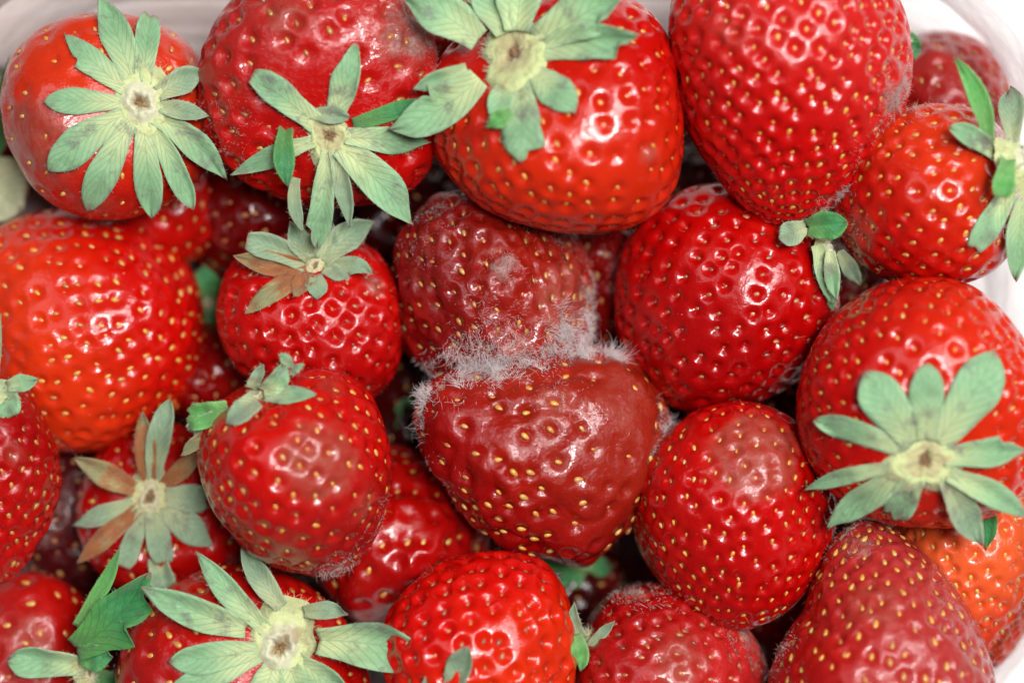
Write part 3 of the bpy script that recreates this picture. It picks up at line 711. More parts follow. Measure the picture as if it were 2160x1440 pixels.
berry('I', "rotten brownish strawberry in the middle, joined by white mould to the one below it", (1040, 610), -205, 207, 205, (-0.2, 0.6, -0.75),
      [(990, 408), (1100, 428), (1190, 478), (1242, 560), (1252, 650), (1240, 720), (1195, 775), (1100, 812), (1000, 812), (905, 792), (850, 720), (828, 610), (835, 510), (890, 440)],
      tint=(0.26, 0.010, 0.010), alt=(0.38, 0.030, 0.010), altdir=(0.7, 0.1, 0.5), altoff=-0.4, spacing=50, pit=7, slen=10, seed='m', wrinkle=1.2, facets=6.0, folds=5.0, film=0.20, down=350,
      spots=[(1060, 560, 60, 'm', .70), (1200, 640, 110, 'b', .95), (1080, 760, 110, 'bm', .5), (900, 560, 140, 'b', .4), (1150, 470, 70, 'm', .5), (1240, 600, 50, 'm', .5), (930, 460, 60, 'm', .4)], lumps=0.06)
berry('J', "wide rotten strawberry in the middle with a soaked brownish hump, below the white mould", (1145, 965), -175, 262, 215, (-0.9, 0.2, -0.35),
      [(1250, 730), (1330, 760), (1390, 820), (1408, 900), (1400, 990), (1368, 1075), (1310, 1145), (1220, 1182), (1120, 1172), (1030, 1125), (950, 1045), (895, 950), (872, 870), (885, 810), (950, 775), (1050, 750), (1150, 728)],
      taper=0.05, zs=0.9, tint=(0.36, 0.006, 0.005), alt=(0.36, 0.040, 0.014), altdir=(0.75, 0.65, 0.3), altoff=-0.15, spacing=62, pit=8, pitr=0.38, slen=12, wrinkle=0.9, facets=7.0, folds=9.0, down=300,
      spots=[(1320, 850, 115, 'w', 1.0), (1170, 850, 80, 'b', .6), (1390, 960, 60, 'bm', .7), (1180, 960, 70, 'b', .4), (1240, 980, 60, 'w', .6), (1010, 820, 70, 'm', .35)], lumps=0.06, lfreq=3.2)
berry('K', "big glossy orange-red strawberry at the left edge below the top row", (185, 700), -330, 238, 238, (-0.75, 0.2, -0.6),
      [(120, 452), (230, 468), (330, 510), (397, 570), (427, 670), (417, 780), (362, 870), (265, 935), (150, 950), (60, 925), (-20, 860), (-60, 740), (-60, 600), (-20, 500), (50, 460)],
      tint=(0.66, 0.010, 0.004), alt=(0.85, 0.10, 0.014), altdir=(-0.9, -0.5, 0.1), altoff=0.05, spacing=49, pit=4.5, slen=10.5, wrinkle=0.12, facets=4.0, spots=[(200, 600, 90, 'b', .35)], taper=0.1, lumps=0.05)
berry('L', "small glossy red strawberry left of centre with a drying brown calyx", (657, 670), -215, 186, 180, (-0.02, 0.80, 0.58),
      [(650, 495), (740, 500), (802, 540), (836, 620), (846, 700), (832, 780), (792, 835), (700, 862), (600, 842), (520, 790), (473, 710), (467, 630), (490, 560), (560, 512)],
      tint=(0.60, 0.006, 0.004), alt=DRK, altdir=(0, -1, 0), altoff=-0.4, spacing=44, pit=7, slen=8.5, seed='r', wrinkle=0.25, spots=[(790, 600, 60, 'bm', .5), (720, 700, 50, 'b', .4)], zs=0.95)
berry('M', "red strawberry with a brown bruise and a calyx peeling off its upper left", (620, 1000), -40, 205, 215, (-0.38, 0.85, 0.28),
      [(600, 788), (690, 780), (762, 812), (802, 880), (822, 970), (815, 1070), (780, 1150), (720, 1213), (650, 1208), (560, 1180), (480, 1110), (432, 1030), (418, 950), (430, 880), (500, 825)],
      tint=(0.64, 0.010, 0.005), alt=DUL, altdir=(0.3, -0.9, 0), altoff=-0.35, spacing=48, pit=5.5, slen=10, wrinkle=0.15,
      spots=[(680, 970, 120, 'b', .8), (710, 1200, 40, 'bm', .6), (770, 1060, 90, 'bm', .45), (600, 1150, 110, 'b', .4), (700, 820, 60, 'b', .5)])
berry('N', "knobbly strawberry half hidden between the bruised one and the rotten pair", (850, 1130), -330, 180, 185, (-0.5, -0.6, 0.1),
      [(840, 950), (930, 968), (1000, 1060), (1028, 1160), (965, 1270), (860, 1320), (750, 1315), (685, 1240), (660, 1120), (720, 1000)],
      tint=(0.54, 0.007, 0.004), alt=DRK, altdir=(0, -1, 0), spacing=60, pit=8, slen=11, wrinkle=0.3, facets=7, spots=[(880, 1120, 60, 'b', .45)], lumps=0.09, lfreq=3.5, zs=1.1)
berry('O', "bright red glossy strawberry at the bottom edge with winding highlights, stem end down", (1010, 1365), -55, 196, 200, (-0.25, -0.95, 0.10),
      [(1080, 1170), (1150, 1190), (1192, 1260), (1206, 1350), (1206, 1440), (1165, 1540), (1020, 1570), (870, 1530), (820, 1430), (814, 1320), (860, 1245), (950, 1185)],
      tint=(0.70, 0.009, 0.004), alt=(0.82, 0.075, 0.008), altdir=(0.6, -0.7, 0.2), altoff=-0.2, spacing=50, pit=8, slen=9.5, seed='r', wrinkle=0.08, taper=0.12)
berry('P', "red strawberry at the bottom left under a very large pale calyx", (530, 1430), -165, 262, 235, (0.24, 0.26, 0.93),
      [(500, 1193), (620, 1222), (700, 1285), (760, 1380), (785, 1500), (710, 1630), (520, 1680), (340, 1610), (265, 1490), (258, 1400), (295, 1300), (380, 1225)],
      tint=(0.60, 0.012, 0.007), alt=DUL, altdir=(-0.8, -0.5, 0), altoff=-0.3, spacing=58, pit=5, slen=13, wrinkle=0.4, spots=[(400, 1260, 60, 'b', .4)])
berry('Q', "dull strawberry in the bottom left corner with one upright dark green sepal", (50, 1390), -300, 175, 185, (0.92, -0.1, 0.38),
      [(60, 1203), (130, 1218), (172, 1270), (215, 1360), (215, 1460), (130, 1540), (0, 1560), (-90, 1480), (-100, 1340), (-30, 1228)],
      tint=(0.54, 0.010, 0.006), alt=PINK, altdir=(-0.7, -0.3, 0.5), altoff=-0.1, spacing=66, pit=5, slen=13, wrinkle=0.5, spots=[(60, 1350, 90, 'b', .6)])
berry('R', "pointed red strawberry cut off by the left edge, tip down", (-10, 1020), -110, 140, 215, (-0.1, 0.97, 0.15),
      [(0, 795), (60, 838), (100, 910), (121, 990), (106, 1080), (66, 1160), (15, 1228), (-50, 1222), (-120, 1130), (-160, 1000), (-130, 880), (-70, 810)],
      tint=(0.56, 0.010, 0.007), alt=DRK, altdir=(0.4, 0.6, 0), altoff=-0.3, spacing=44, pit=5.5, slen=10, seed='m', wrinkle=0.45, spots=[(30, 950, 60, 'bm', .45), (60, 1040, 40, 'm', .4)])
berry('S', "dark red strawberry sunk between neighbours, its calyx edged with rust brown", (335, 1060), -340, 178, 170, (-0.10, 0.12, 0.98),
      [(340, 895), (440, 930), (510, 1010), (525, 1120), (480, 1210), (360, 1250), (250, 1230), (185, 1150), (175, 1030), (235, 935)],
      tint=(0.46, 0.006, 0.005), alt=(0.46, 0.006, 0.005), spacing=54, pit=6, slen=10, wrinkle=0.3)
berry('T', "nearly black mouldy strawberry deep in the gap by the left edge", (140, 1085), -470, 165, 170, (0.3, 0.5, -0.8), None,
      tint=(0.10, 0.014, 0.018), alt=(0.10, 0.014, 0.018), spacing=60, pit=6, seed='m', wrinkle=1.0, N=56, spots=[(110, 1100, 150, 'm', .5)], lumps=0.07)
berry('U', "red strawberry right of the rotten pair with a brown bruise on its top", (1548, 1085), -135, 208, 235, (0.15, 0.92, -0.30),
      [(1560, 848), (1640, 868), (1712, 930), (1757, 1020), (1762, 1110), (1722, 1200), (1662, 1280), (1570, 1323), (1470, 1292), (1390, 1222), (1344, 1130), (1338, 1040), (1378, 950), (1450, 878)],
      tint=(0.60, 0.006, 0.004), alt=(0.46, 0.005, 0.004), altdir=(-0.5, -0.8, 0), altoff=-0.2, spacing=43, pit=5.5, slen=8.5, wrinkle=0.2,
      spots=[(1600, 950, 130, 'b', .95), (1640, 930, 60, 'bm', .5), (1480, 1270, 50, 'm', .35)])
berry('V', "cone-shaped strawberry at the bottom right, dull pinkish red with its tip pointing up", (1855, 1370), -50, 240, 300, (0.06, -0.98, 0.06),
      [(1835, 1103), (1900, 1118), (1962, 1180), (2022, 1260), (2072, 1350), (2097, 1440), (2100, 1560), (1990, 1670), (1820, 1690), (1680, 1620), (1612, 1490), (1638, 1380), (1700, 1290), (1740, 1180), (1778, 1118)],
      taper=0.36, tint=(0.50, 0.085, 0.078), alt=(0.50, 0.012, 0.010), altdir=(-1, -0.1, 0), altoff=-0.2, spacing=50, pit=5.5, slen=11, wrinkle=0.6, folds=3.0, film=0.26, down=500,
      spots=[(1810, 1150, 80, 'bm', .55), (1960, 1250, 120, 'bm', .42), (1850, 1270, 120, 'b', .5), (2050, 1400, 90, 'bm', .45), (1760, 1350, 50, 'm', .35)])
berry('W', "orange strawberry in the lower right corner with pale green seeds", (2050, 1215), -225, 185, 215, (-0.15, 0.9, 0.1),
      [(1940, 1030), (2040, 1005), (2140, 1010), (2220, 1100), (2212, 1220), (2155, 1340), (2096, 1418), (2020, 1385), (1955, 1300), (1900, 1200), (1888, 1110)],
      tint=(0.92, 0.30, 0.07), alt=(0.85, 0.12, 0.04), altdir=(0.6, -0.7, 0), altoff=-0.4, spacing=40, pit=6, slen=9.5, wrinkle=0.15, taper=0.3)
berry('X', "dull wet strawberry at the bottom edge with grey mould along its top", (1412, 1425), -165, 205, 195, (-0.92, 0.30, 0.05),
      [(1350, 1237), (1440, 1240), (1530, 1290), (1602, 1370), (1628, 1450), (1600, 1550), (1480, 1620), (1320, 1610), (1230, 1530), (1203, 1430), (1238, 1320), (1288, 1255)],
      tint=(0.60, 0.05, 0.045), alt=DRK, altdir=(-0.5, 0.8, 0), altoff=-0.3, spacing=46, pit=6, slen=9.5, seed='r', wrinkle=0.55, down=800,
      spots=[(1570, 1335, 45, 'bm', .6), (1350, 1250, 55, 'bm', .55), (1440, 1400, 110, 'b', .55), (1590, 1400, 50, 'm', .6)])
# lower layer, seen through the gaps; gap shade is painted into the dark tints
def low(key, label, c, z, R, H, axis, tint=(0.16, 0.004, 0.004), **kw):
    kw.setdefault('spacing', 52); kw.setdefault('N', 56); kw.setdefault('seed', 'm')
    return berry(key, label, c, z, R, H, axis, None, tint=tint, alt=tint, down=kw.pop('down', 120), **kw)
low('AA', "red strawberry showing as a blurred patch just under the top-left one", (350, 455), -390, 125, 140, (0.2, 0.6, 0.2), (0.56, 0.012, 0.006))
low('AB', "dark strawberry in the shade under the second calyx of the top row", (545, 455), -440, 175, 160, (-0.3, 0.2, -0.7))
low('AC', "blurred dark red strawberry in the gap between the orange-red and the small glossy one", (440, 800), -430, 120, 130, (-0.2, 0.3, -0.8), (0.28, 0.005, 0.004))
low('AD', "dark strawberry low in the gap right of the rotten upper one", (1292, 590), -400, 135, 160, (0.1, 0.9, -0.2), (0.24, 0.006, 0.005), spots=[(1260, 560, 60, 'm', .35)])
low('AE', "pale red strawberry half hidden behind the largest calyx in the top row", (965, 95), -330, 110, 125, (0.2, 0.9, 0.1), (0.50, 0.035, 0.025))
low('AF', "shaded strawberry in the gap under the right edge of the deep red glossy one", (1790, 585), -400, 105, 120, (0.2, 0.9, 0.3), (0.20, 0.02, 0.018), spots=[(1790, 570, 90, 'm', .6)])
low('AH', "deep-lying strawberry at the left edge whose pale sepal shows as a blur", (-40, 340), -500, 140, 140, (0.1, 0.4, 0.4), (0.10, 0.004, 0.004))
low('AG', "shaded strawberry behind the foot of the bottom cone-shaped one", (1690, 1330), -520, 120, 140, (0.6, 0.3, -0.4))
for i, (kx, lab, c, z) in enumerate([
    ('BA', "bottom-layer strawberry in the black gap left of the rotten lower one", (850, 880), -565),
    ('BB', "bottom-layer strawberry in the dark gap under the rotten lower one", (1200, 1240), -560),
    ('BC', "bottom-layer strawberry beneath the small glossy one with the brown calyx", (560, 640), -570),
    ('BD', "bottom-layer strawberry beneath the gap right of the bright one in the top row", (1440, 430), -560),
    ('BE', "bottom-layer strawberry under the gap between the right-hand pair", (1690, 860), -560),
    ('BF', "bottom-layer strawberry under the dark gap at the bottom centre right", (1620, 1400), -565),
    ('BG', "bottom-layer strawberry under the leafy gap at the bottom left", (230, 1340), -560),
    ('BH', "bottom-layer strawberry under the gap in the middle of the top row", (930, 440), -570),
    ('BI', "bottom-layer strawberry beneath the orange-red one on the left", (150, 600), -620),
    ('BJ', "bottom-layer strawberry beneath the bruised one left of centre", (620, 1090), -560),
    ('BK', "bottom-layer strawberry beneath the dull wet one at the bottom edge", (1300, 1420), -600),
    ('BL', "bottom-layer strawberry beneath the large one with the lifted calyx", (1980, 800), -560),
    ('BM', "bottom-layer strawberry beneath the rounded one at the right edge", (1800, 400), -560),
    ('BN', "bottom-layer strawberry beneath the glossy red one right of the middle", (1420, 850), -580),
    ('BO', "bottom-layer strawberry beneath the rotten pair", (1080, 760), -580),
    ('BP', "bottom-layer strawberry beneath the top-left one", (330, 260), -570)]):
    low(kx, lab, c, z, 150, 150, nrm(np.array([rng.normal(), rng.normal(), -0.4])), (0.055, 0.003, 0.003), N=40, down=0, spacing=62)  # near-black tint paints in the shade of the deep gaps

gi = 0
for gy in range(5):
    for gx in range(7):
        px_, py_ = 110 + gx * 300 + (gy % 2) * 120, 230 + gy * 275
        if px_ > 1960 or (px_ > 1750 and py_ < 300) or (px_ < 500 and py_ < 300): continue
        low('G%d' % gi, "nearly black strawberry in the shaded bottom layer of the punnet", (px_, py_), -640, 140, 130, nrm(np.array([rng.normal(), rng.normal(), -0.4])), (0.045, 0.003, 0.003), N=40, down=0, spacing=70, group="strawberries of the shaded bottom layer")  # flesh colour darkened to stand in for shade at the bottom of the heap
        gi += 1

# ------------------------------------------------------------------ calyxes: (tip x, tip y, width px, options)
calyx('A', (297, 218), 82, [
    (138, 72, 62, dict(teeth=[(1, .62, .35)], bend=-6)), (210, -6, 80, dict(bend=14)), (318, 32, 58, dict(shape='t')), (432, 148, 64, dict(mat='g', tz=-30)),
    (94, 214, 64, dict(shape='o')), (104, 362, 84, dict(shape='o', bend=8)), (188, 446, 71, dict(shape='o')), (322, 458, 68, dict(shape='o', bend=-5)),
    (408, 442, 58, dict(shape='o', bend=-8)), (477, 376, 69, dict(bend=-22)), (440, 245, 49, dict(mat='g', tz=-20))], axis=(0.1, 0.02, 1), bump=14)
calyx('B', (695, 285), 66, [
    (532, 162, 70, dict(shape='t', bend=8)), (752, 94, 72, dict(shape='p', bend=6)), (488, 368, 52, dict(bend=4)),
    (640, 488, 34, dict(base=(625, 375), mat='g', bend=22)), (668, 524, 60, dict(bend=-4, teeth=[(-1, .8, .3)], shape='o')), (738, 480, 44, dict(mat='g', bend=-10)),
    (868, 470, 96, dict(bend=-16)), (905, 300, 66, dict(teeth=[(1, .8, .5)], bend=6)), (895, 208, 44, dict(mat='d', bend=10, base=(745, 262))),
    (606, 392, 52, dict(base=(603, 270), mat='d', bz=30, tz=60, bend=10, conform=False)), (738, 246, 42, dict(base=(648, 240), mat='g', bz=38, tz=52, shape='o', conform=False))],
    ring=False, axis=(0.05, -0.2, 1), bump=12)
calyx('C', (1087, 116), 100, [
    (850, -6, 104, dict(bend=16, tz=120, shape='p', base=(1010, 84))), (1005, -60, 90, dict(tz=90)), (1100, -90, 110, dict(tz=110)), (1325, -28, 110, dict(tz=190, teeth=[(-1, .62, .3)])),
    (1348, 74, 84, dict(teeth=[(-1, .78, .4)], tz=215, bend=-6)), (1212, 238, 82, dict(shape='o', tz=200)), (1098, 342, 96, dict(shape='o', teeth=[(1, .86, .5)], tz=185, bend=-12)),
    (1040, 262, 58, dict(mat='m', tz=160)), (1030, 268, 40, dict(base=(1078, 235), mat='l', bz=178, tz=168, conform=False)),
    (822, 272, 100, dict(teeth=[(-1, .45, .4)], bend=-34, tz=60, base=(1010, 165))), (872, 190, 46, dict(base=(985, 145), tz=80, teeth=[(1, .7, .4)]))],
    ring=False, axis='skin', bump=16, fluff=600)
calyx('E', (2150, 345), 62, [
    (2012, 122, 48, dict(base=(2085, 300), mat='l', bend=28, bz=100, tz=140, conform=False, curl=20)), (2130, 188, 62, dict(base=(2135, 300), mat='g', tz=-10, shape='o', conform=False)),
    (2000, 268, 50, dict(bend=14, tz=150, base=(2110, 335), shape='o')), (2110, 415, 50, dict(base=(2125, 335), mat='l', bz=150, tz=175, conform=False, shape='t')),
    (2046, 525, 62, dict(base=(2130, 400), shape='t', tz=60)), (2142, 590, 66, dict(base=(2160, 420), tz=60, bend=8)), (2240, 420, 70, dict(tz=60)), (2230, 250, 70, dict(tz=60))],
    axis=(0.75, 0.25, 0.6), z=90, bump=12)
calyx('G', (1950, 968), 80, [
    (1822, 786, 104, dict(shape='o', tz=205)), (1952, 765, 82, dict(tz=215, shape='o')), (2100, 742, 116, dict(shape='o', tz=205, bend=8)), (1716, 886, 58, dict(bend=14, tz=130, shape='o')),
    (2162, 948, 66, dict(tz=190, teeth=[(1, .7, .3)])), (1698, 1032, 42, dict(bend=12, tz=60, base=(1880, 985))), (1744, 1110, 72, dict(bend=14, tz=30)), (1885, 1088, 70, dict(shape='t', tz=90)),
    (2068, 1148, 74, dict(mat='g', base=(1995, 1010), tz=90)), (2172, 1092, 62, dict(bend=-12, tz=150, base=(2000, 1000))), (2080, 1155, 62, dict(base=(2068, 1020), mat='d', bz=10, tz=-30, conform=False))],
    ring=False, axis=(0, -0.1, 1), bump=14, fluff=300)
calyx('H', (1742, 530), 40, [
    (1643, 503, 60, dict(base=(1702, 478), tz=-5, bz=-10, shape='o', mat='g', conform=False)), (1787, 468, 70, dict(base=(1702, 480), tz=20, bz=0, mat='d', conform=False, arch=22)),
    (1752, 640, 56, dict(base=(1722, 515), tz=-60, bz=-20, bend=-10, mat='m', conform=False)), (1764, 632, 40, dict(base=(1752, 530), tz=-40, bz=-10, bend=8, conform=False)),
    (1756, 655, 36, dict(base=(1748, 560), tz=-80, bz=-50, mat='d', conform=False)), (1812, 600, 40, dict(base=(1770, 530), tz=-150, bz=-80, mat='g', conform=False))],
    axis=(0.9, 0.3, 0.3), z=-70, scar=False)
calyx('L', (665, 562), 36, [
    (520, 508, 62, dict(mat='g', tz=-60, shape='t', bend=10)), (494, 540, 60, dict(mat='b', tz=-70, bend=-10)), (518, 662, 55, dict(mat='b', bend=8)), (790, 468, 72, dict(mat='g', tz=-90, bend=-18)),
    (786, 578, 45, dict(mat='g', bend=-26, base=(700, 565), tz=-70)), (672, 628, 52, dict(mat='g', shape='o')), (612, 470, 60, dict(mat='g', tz=-70)), (700, 470, 64, dict(mat='g', tz=-95)),
    (738, 585, 36, dict(mat='g')), (620, 625, 48, dict(mat='b'))], axis=(0, 0.35, 0.95), mat=M_CALYXD, bump=8)
calyx('M', (545, 835), 34, [
    (600, 762, 54, dict(base=(552, 826), bz=70, tz=90, bend=22, conform=False, roll=0.5, arch=30)), (588, 748, 26, dict(base=(612, 776), bz=92, tz=100, bend=12, mat='m', conform=False)), (641, 768, 18, dict(base=(615, 792), bz=80, tz=95, bend=-8, conform=False)),
    (556, 768, 31, dict(base=(530, 820), bz=40, tz=45, shape='n', mat='g', conform=False)), (668, 832, 44, dict(base=(560, 834), bend=-4, mat='m')),
    (398, 884, 65, dict(base=(482, 866), tz=20, bz=40, mat='l', shape='t', conform=False)), (402, 912, 54, dict(base=(480, 872), tz=0, bz=30, mat='g', shape='t', conform=False)),
    (382, 958, 33, dict(base=(452, 905), tz=-10, bz=10, mat='b', conform=False)), (478, 892, 57, dict(base=(545, 840), mat='g', shape='n'))],
    axis=(-0.45, 0.7, 0.5), mat=M_CALYXD, scar=False, bump=6, squash=0.9, fluff=420)
calyx('P', (592, 1362), 92, [
    (298, 1236, 80, dict(tz=70, shape='p', bend=-14, base=(520, 1325))), (414, 1162, 62, dict(tz=20, bend=-8)), (510, 1155, 60, dict(base=(595, 1280), mat='g', tz=-30, bend=-6)), (732, 1292, 46, dict(mat='g', tz=30, base=(640, 1290), bend=-10)),
    (898, 1384, 116, dict(shape='o', tz=70, bend=-16, base=(670, 1350))), (358, 1398, 76, dict(shape='o', tz=60)), (345, 1460, 66, dict(tz=40)), (545, 1500, 84, dict(tz=60)), (650, 1500, 84, dict(tz=60)), (760, 1490, 70, dict(tz=60))],
    axis=(0.05, 0.05, 1), bump=18, fluff=520)
calyx('O', (925, 1500), 40, [
    (985, 1362, 62, dict(base=(945, 1475), bz=100, tz=165, mat='g', shape='o', conform=False)), (905, 1415, 60, dict(base=(920, 1500), bz=80, tz=120, conform=False)), (830, 1480, 50, dict(tz=40, bz=60, conform=False))], axis=(-0.2, -0.9, 0.3), z=60, scar=False)
calyx('Q', (182, 1418), 34, [
    (18, 1392, 78, dict(base=(182, 1402), bz=-90, tz=-110, shape='o', bend=6, conform=False)),
    (312, 1208, 112, dict(base=(158, 1368), bz=-60, tz=0, mat='d', bend=34, teeth=[(-1, .52, .55), (-1, .80, .40)], shape='p', conform=False, cup=0.22)),
    (254, 1154, 40, dict(base=(160, 1320), bz=-80, tz=-40, mat='l', bend=18, conform=False)), (238, 1385, 70, dict(base=(168, 1382), bz=-66, tz=-50, mat='d', conform=False)),
    (300, 1450, 60, dict(tz=-260, bz=-160, mat='d', conform=False))], axis=(0.8, 0, 0.5), z=-110, scar=False, mat=M_CALYXD)
calyx('R', (-20, 830), 34, [
    (78, 800, 44, dict(base=(15, 815), bz=30, tz=25, shape='p', conform=False)), (10, 880, 76, dict(base=(12, 800), bz=26, tz=10, shape='o', conform=False)), (2, 662, 46, dict(base=(-10, 780), bz=20, tz=60, mat='m', bend=-14, conform=False)),
    (-80, 900, 70, dict(bz=20, tz=0, conform=False))], axis=(0, 0.9, 0.4), z=20, scar=False)
calyx('S', (318, 1048), 60, [
    (358, 842, 61, dict(tz=-110, mat='g', shape='o', bend=-12)), (300, 868, 57, dict(tz=-130, mat='b')), (156, 966, 63, dict(mat='b', tz=-160)), (154, 1108, 50, dict(mat='g', tz=-190)),
    (162, 1188, 50, dict(mat='b', tz=-170)), (262, 1194, 50, dict(mat='g', shape='t')), (345, 1186, 61, dict(mat='g', shape='t')), (350, 1240, 61, dict(base=(335, 1180), bz=-190, tz=-170, mat='g', shape='t', conform=False)),
    (448, 1150, 77, dict(mat='g')), (440, 1050, 70, dict(mat='g', shape='t')), (430, 950, 48, dict(mat='b', tz=-150))], axis=(0, 0, 1), mat=M_CALYXD, bump=14)
calyx('X', (1236, 1352), 26, [
    (1212, 1270, 30, dict(base=(1232, 1345), bz=-60, tz=-10, bend=-22, mat='g', conform=False)), (1296, 1308, 26, dict(base=(1240, 1362), bz=-50, tz=-20, mat='g', conform=False)),
    (1224, 1412, 44, dict(base=(1214, 1338), bz=-20, tz=-30, bend=-10, mat='l', conform=False)), (1244, 1440, 30, dict(base=(1236, 1370), bz=-70, tz=-80, mat='b', conform=False))], axis=(-0.9, 0.2, 0.3), z=-80, scar=False, mat=M_CALYXD)
calyx('D', (1690, -130), 50, [(1878, 34, 52, dict(base=(1862, -60), bz=-80, tz=-60, mat='l', conform=False)), (1800, -70, 70, dict(tz=30)), (1600, -75, 70, dict(tz=50)), (1700, -50, 70, dict(tz=100))], axis=(0.1, 0.95, 0.2), z=-40, scar=False)
calyx('F', (1890, 85), 34, [(1942, 102, 62, dict(base=(1880, 92), bz=-150, tz=-170, mat='d', shape='o', conform=False)), (1860, 30, 50, dict(bz=-160, tz=-200, mat='d', conform=False))], axis=(-0.4, 0.6, 0.6), z=-170, scar=False)
calyx('AH', (-30, 380), 40, [(45, 440, 170, dict(base=(-60, 350), tz=-330, bz=-350, mat='y', shape='o', conform=False)), (22, 120, 60, dict(base=(-15, 330), tz=-250, bz=-340, bend=20, mat='d', conform=False))], axis=(0.2, 0, 1), z=-355, scar=False)
calyx('AE', (1000, 30), 40, [(985, 5, 40, dict(base=(1005, 60), tz=-140, bz=-150, mat='d', conform=False)), (1045, 0, 40, dict(tz=-150, mat='g', conform=False)), (1075, 5, 44, dict(tz=-140, mat='g', conform=False))], axis=(0.2, 0.6, 0.7), z=-160, scar=False)
calyx('AF', (1830, 520), 30, [(1812, 600, 44, dict(base=(1800, 540), tz=-260, bz=-230, mat='g', conform=False))], axis=(0.2, 0.9, 0.4), z=-250, scar=False)
calyx('BD', (1402, 90), 30, [(1402, 10, 50, dict(base=(1404, 110), tz=-280, bz=-330, mat='d', conform=False, shape='o'))], axis=(0, 0.5, 0.8), z=-360, scar=False) if False else None
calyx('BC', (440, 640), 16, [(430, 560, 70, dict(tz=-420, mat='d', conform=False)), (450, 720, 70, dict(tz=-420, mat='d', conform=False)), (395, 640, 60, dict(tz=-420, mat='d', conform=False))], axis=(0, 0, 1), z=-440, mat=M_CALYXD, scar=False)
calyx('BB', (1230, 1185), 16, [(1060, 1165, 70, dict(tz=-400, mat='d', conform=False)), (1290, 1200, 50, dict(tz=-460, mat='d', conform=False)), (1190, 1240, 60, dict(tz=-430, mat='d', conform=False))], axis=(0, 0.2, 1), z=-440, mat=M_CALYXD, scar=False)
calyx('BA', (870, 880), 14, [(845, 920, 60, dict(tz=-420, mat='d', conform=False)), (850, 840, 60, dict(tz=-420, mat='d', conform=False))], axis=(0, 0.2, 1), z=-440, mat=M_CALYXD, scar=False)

# ------------------------------------------------------------------ mould
fuzzes('I', [
    dict(px=1000, py=770, rad=70, n=1232, length=38, width=0.33, lean=(0.5, -0.9, 0.2), curl=1.0, spread=0.5),
    dict(px=940, py=795, rad=55, n=739, length=40, width=0.33, lean=(0.3, -0.9, 0.3), curl=1.0, spread=0.5),
    dict(px=1080, py=755, rad=60, n=822, length=33, width=0.30, lean=(0.7, -0.7, 0.2), curl=1.0),
    dict(px=1190, py=710, rad=55, n=903, length=35, width=0.30, lean=(0.6, -0.2, 0.1), curl=0.9, spread=0.5),
    dict(px=1235, py=690, rad=38, n=435, length=40, width=0.33, lean=(0.7, 0.2, 0.1), curl=1.0, spread=0.5),
    dict(px=1060, py=700, rad=90, n=986, length=15, width=0.24, lean=(0.3, -0.3, 0.1), curl=1.5)])
fuzzes('J', [
    dict(px=895, py=830, rad=40, n=380, length=38, width=0.33, lean=(-0.5, 0.7, 0.2), curl=1.0, spread=0.5),
    dict(px=960, py=806, rad=50, n=661, length=38, width=0.33, lean=(0.5, -0.5, 0.3), curl=0.9, spread=0.5),
    dict(px=1040, py=790, rad=48, n=711, length=38, width=0.33, lean=(0.6, -0.4, 0.3), curl=0.9, spread=0.5),
    dict(px=1130, py=768, rad=50, n=406, length=33, width=0.30, lean=(-0.8, -0.3, 0.1), curl=1.0, spread=0.4),
    dict(px=1225, py=742, rad=42, n=559, length=38, width=0.30, lean=(0.1, 0.6, 0.1), curl=1.0, spread=0.5),
    dict(px=1285, py=748, rad=26, n=304, length=33, width=0.30, lean=(0.6, 0.3, 0.1), curl=1.0, spread=0.5),
    dict(px=1180, py=860, rad=60, n=253, length=14, width=0.21, curl=1.8),
    dict(px=1400, py=905, rad=45, n=406, length=29, width=0.24, lean=(0.6, 0, 0), curl=1.4, spread=0.7),
    dict(px=1390, py=980, rad=50, n=304, length=22, width=0.24, lean=(0.5, -0.2, 0), curl=1.4, spread=0.7),
    dict(px=880, py=890, rad=40, n=203, length=22, width=0.21, lean=(-0.6, 0, 0), curl=1.0),
    dict(px=920, py=990, rad=60, n=126, length=13, width=0.18, curl=1.0)])
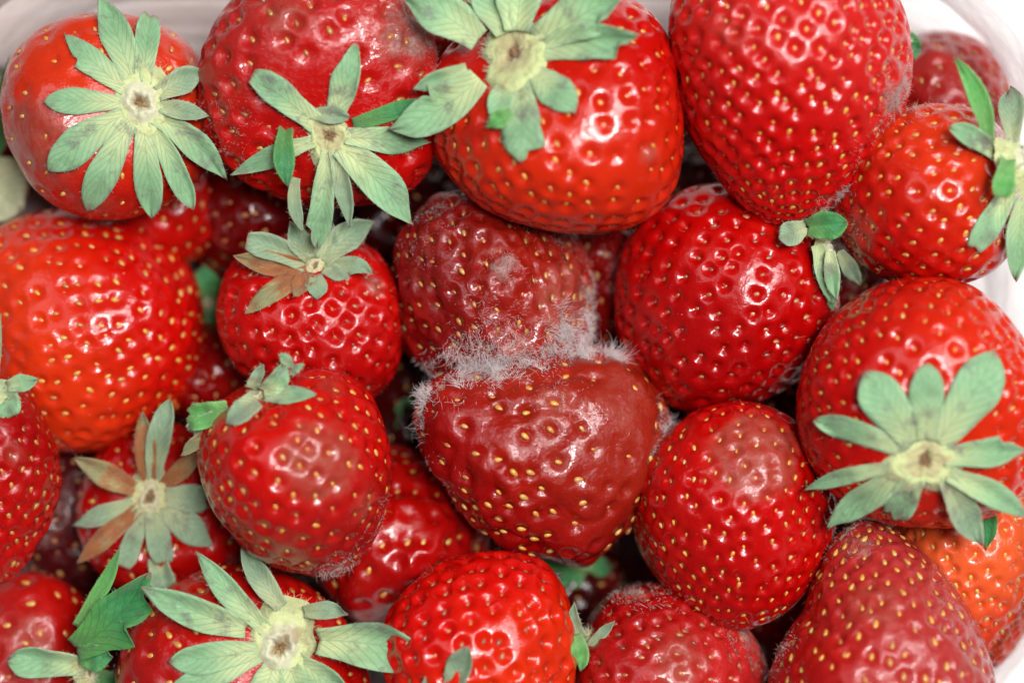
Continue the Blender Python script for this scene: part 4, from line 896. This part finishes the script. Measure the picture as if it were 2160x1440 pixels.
fuzzes('I', [dict(px=1248, py=620, rad=60, n=900, length=14, width=0.35, curl=1.2), dict(px=1150, py=470, rad=80, n=700, length=9, width=0.35, curl=1.4), dict(px=900, py=480, rad=80, n=500, length=8, width=0.35, curl=1.4), dict(px=1060, py=560, rad=35, n=500, length=5, width=0.4, curl=1.5)], mat=M_MOULDG)
fuzzes('D', [dict(px=1900, py=180, rad=60, n=825, length=18, width=0.35, lean=(0.4, 0, 0), curl=1.0), dict(px=1880, py=240, rad=45, n=495, length=9, width=0.4, curl=1.4),
             dict(px=1760, py=425, rad=50, n=715, length=16, width=0.35, lean=(0.3, -0.4, 0), curl=1.1), dict(px=1830, py=320, rad=60, n=275, length=12, width=0.35, curl=1.1)], mat=M_MOULDG)
fuzzes('B', [dict(px=890, py=80, rad=80, n=880, length=11, width=0.35, curl=1.3), dict(px=870, py=20, rad=60, n=385, length=10, width=0.35, curl=1.3), dict(px=480, py=260, rad=90, n=385, length=10, width=0.3, curl=1.3)], mat=M_MOULDG)
fuzzes('X', [dict(px=1350, py=1245, rad=70, n=880, length=15, width=0.35, curl=1.2), dict(px=1550, py=1330, rad=60, n=440, length=10, width=0.35, curl=1.3)], mat=M_MOULDG)
fuzzes('M', [dict(px=700, py=1200, rad=50, n=440, length=11, width=0.35, curl=1.3), dict(px=790, py=1100, rad=70, n=220, length=10, width=0.3, curl=1.2)], mat=M_MOULDG)
fuzzes('V', [dict(px=1790, py=1130, rad=60, n=385, length=12, width=0.35, curl=1.2), dict(px=1650, py=1370, rad=50, n=275, length=12, width=0.35, curl=1.2), dict(px=2010, py=1270, rad=90, n=330, length=10, width=0.3, curl=1.2)], mat=M_MOULDG)
fuzzes('E', [dict(px=1960, py=232, rad=60, n=220, length=12, width=0.3, curl=1.2), dict(px=1790, py=480, rad=80, n=275, length=10, width=0.3, curl=1.2)], mat=M_MOULDG)
fuzzes('AD', [dict(px=1262, py=560, rad=70, n=275, length=12, width=0.35, curl=1.2)], mat=M_MOULDG)
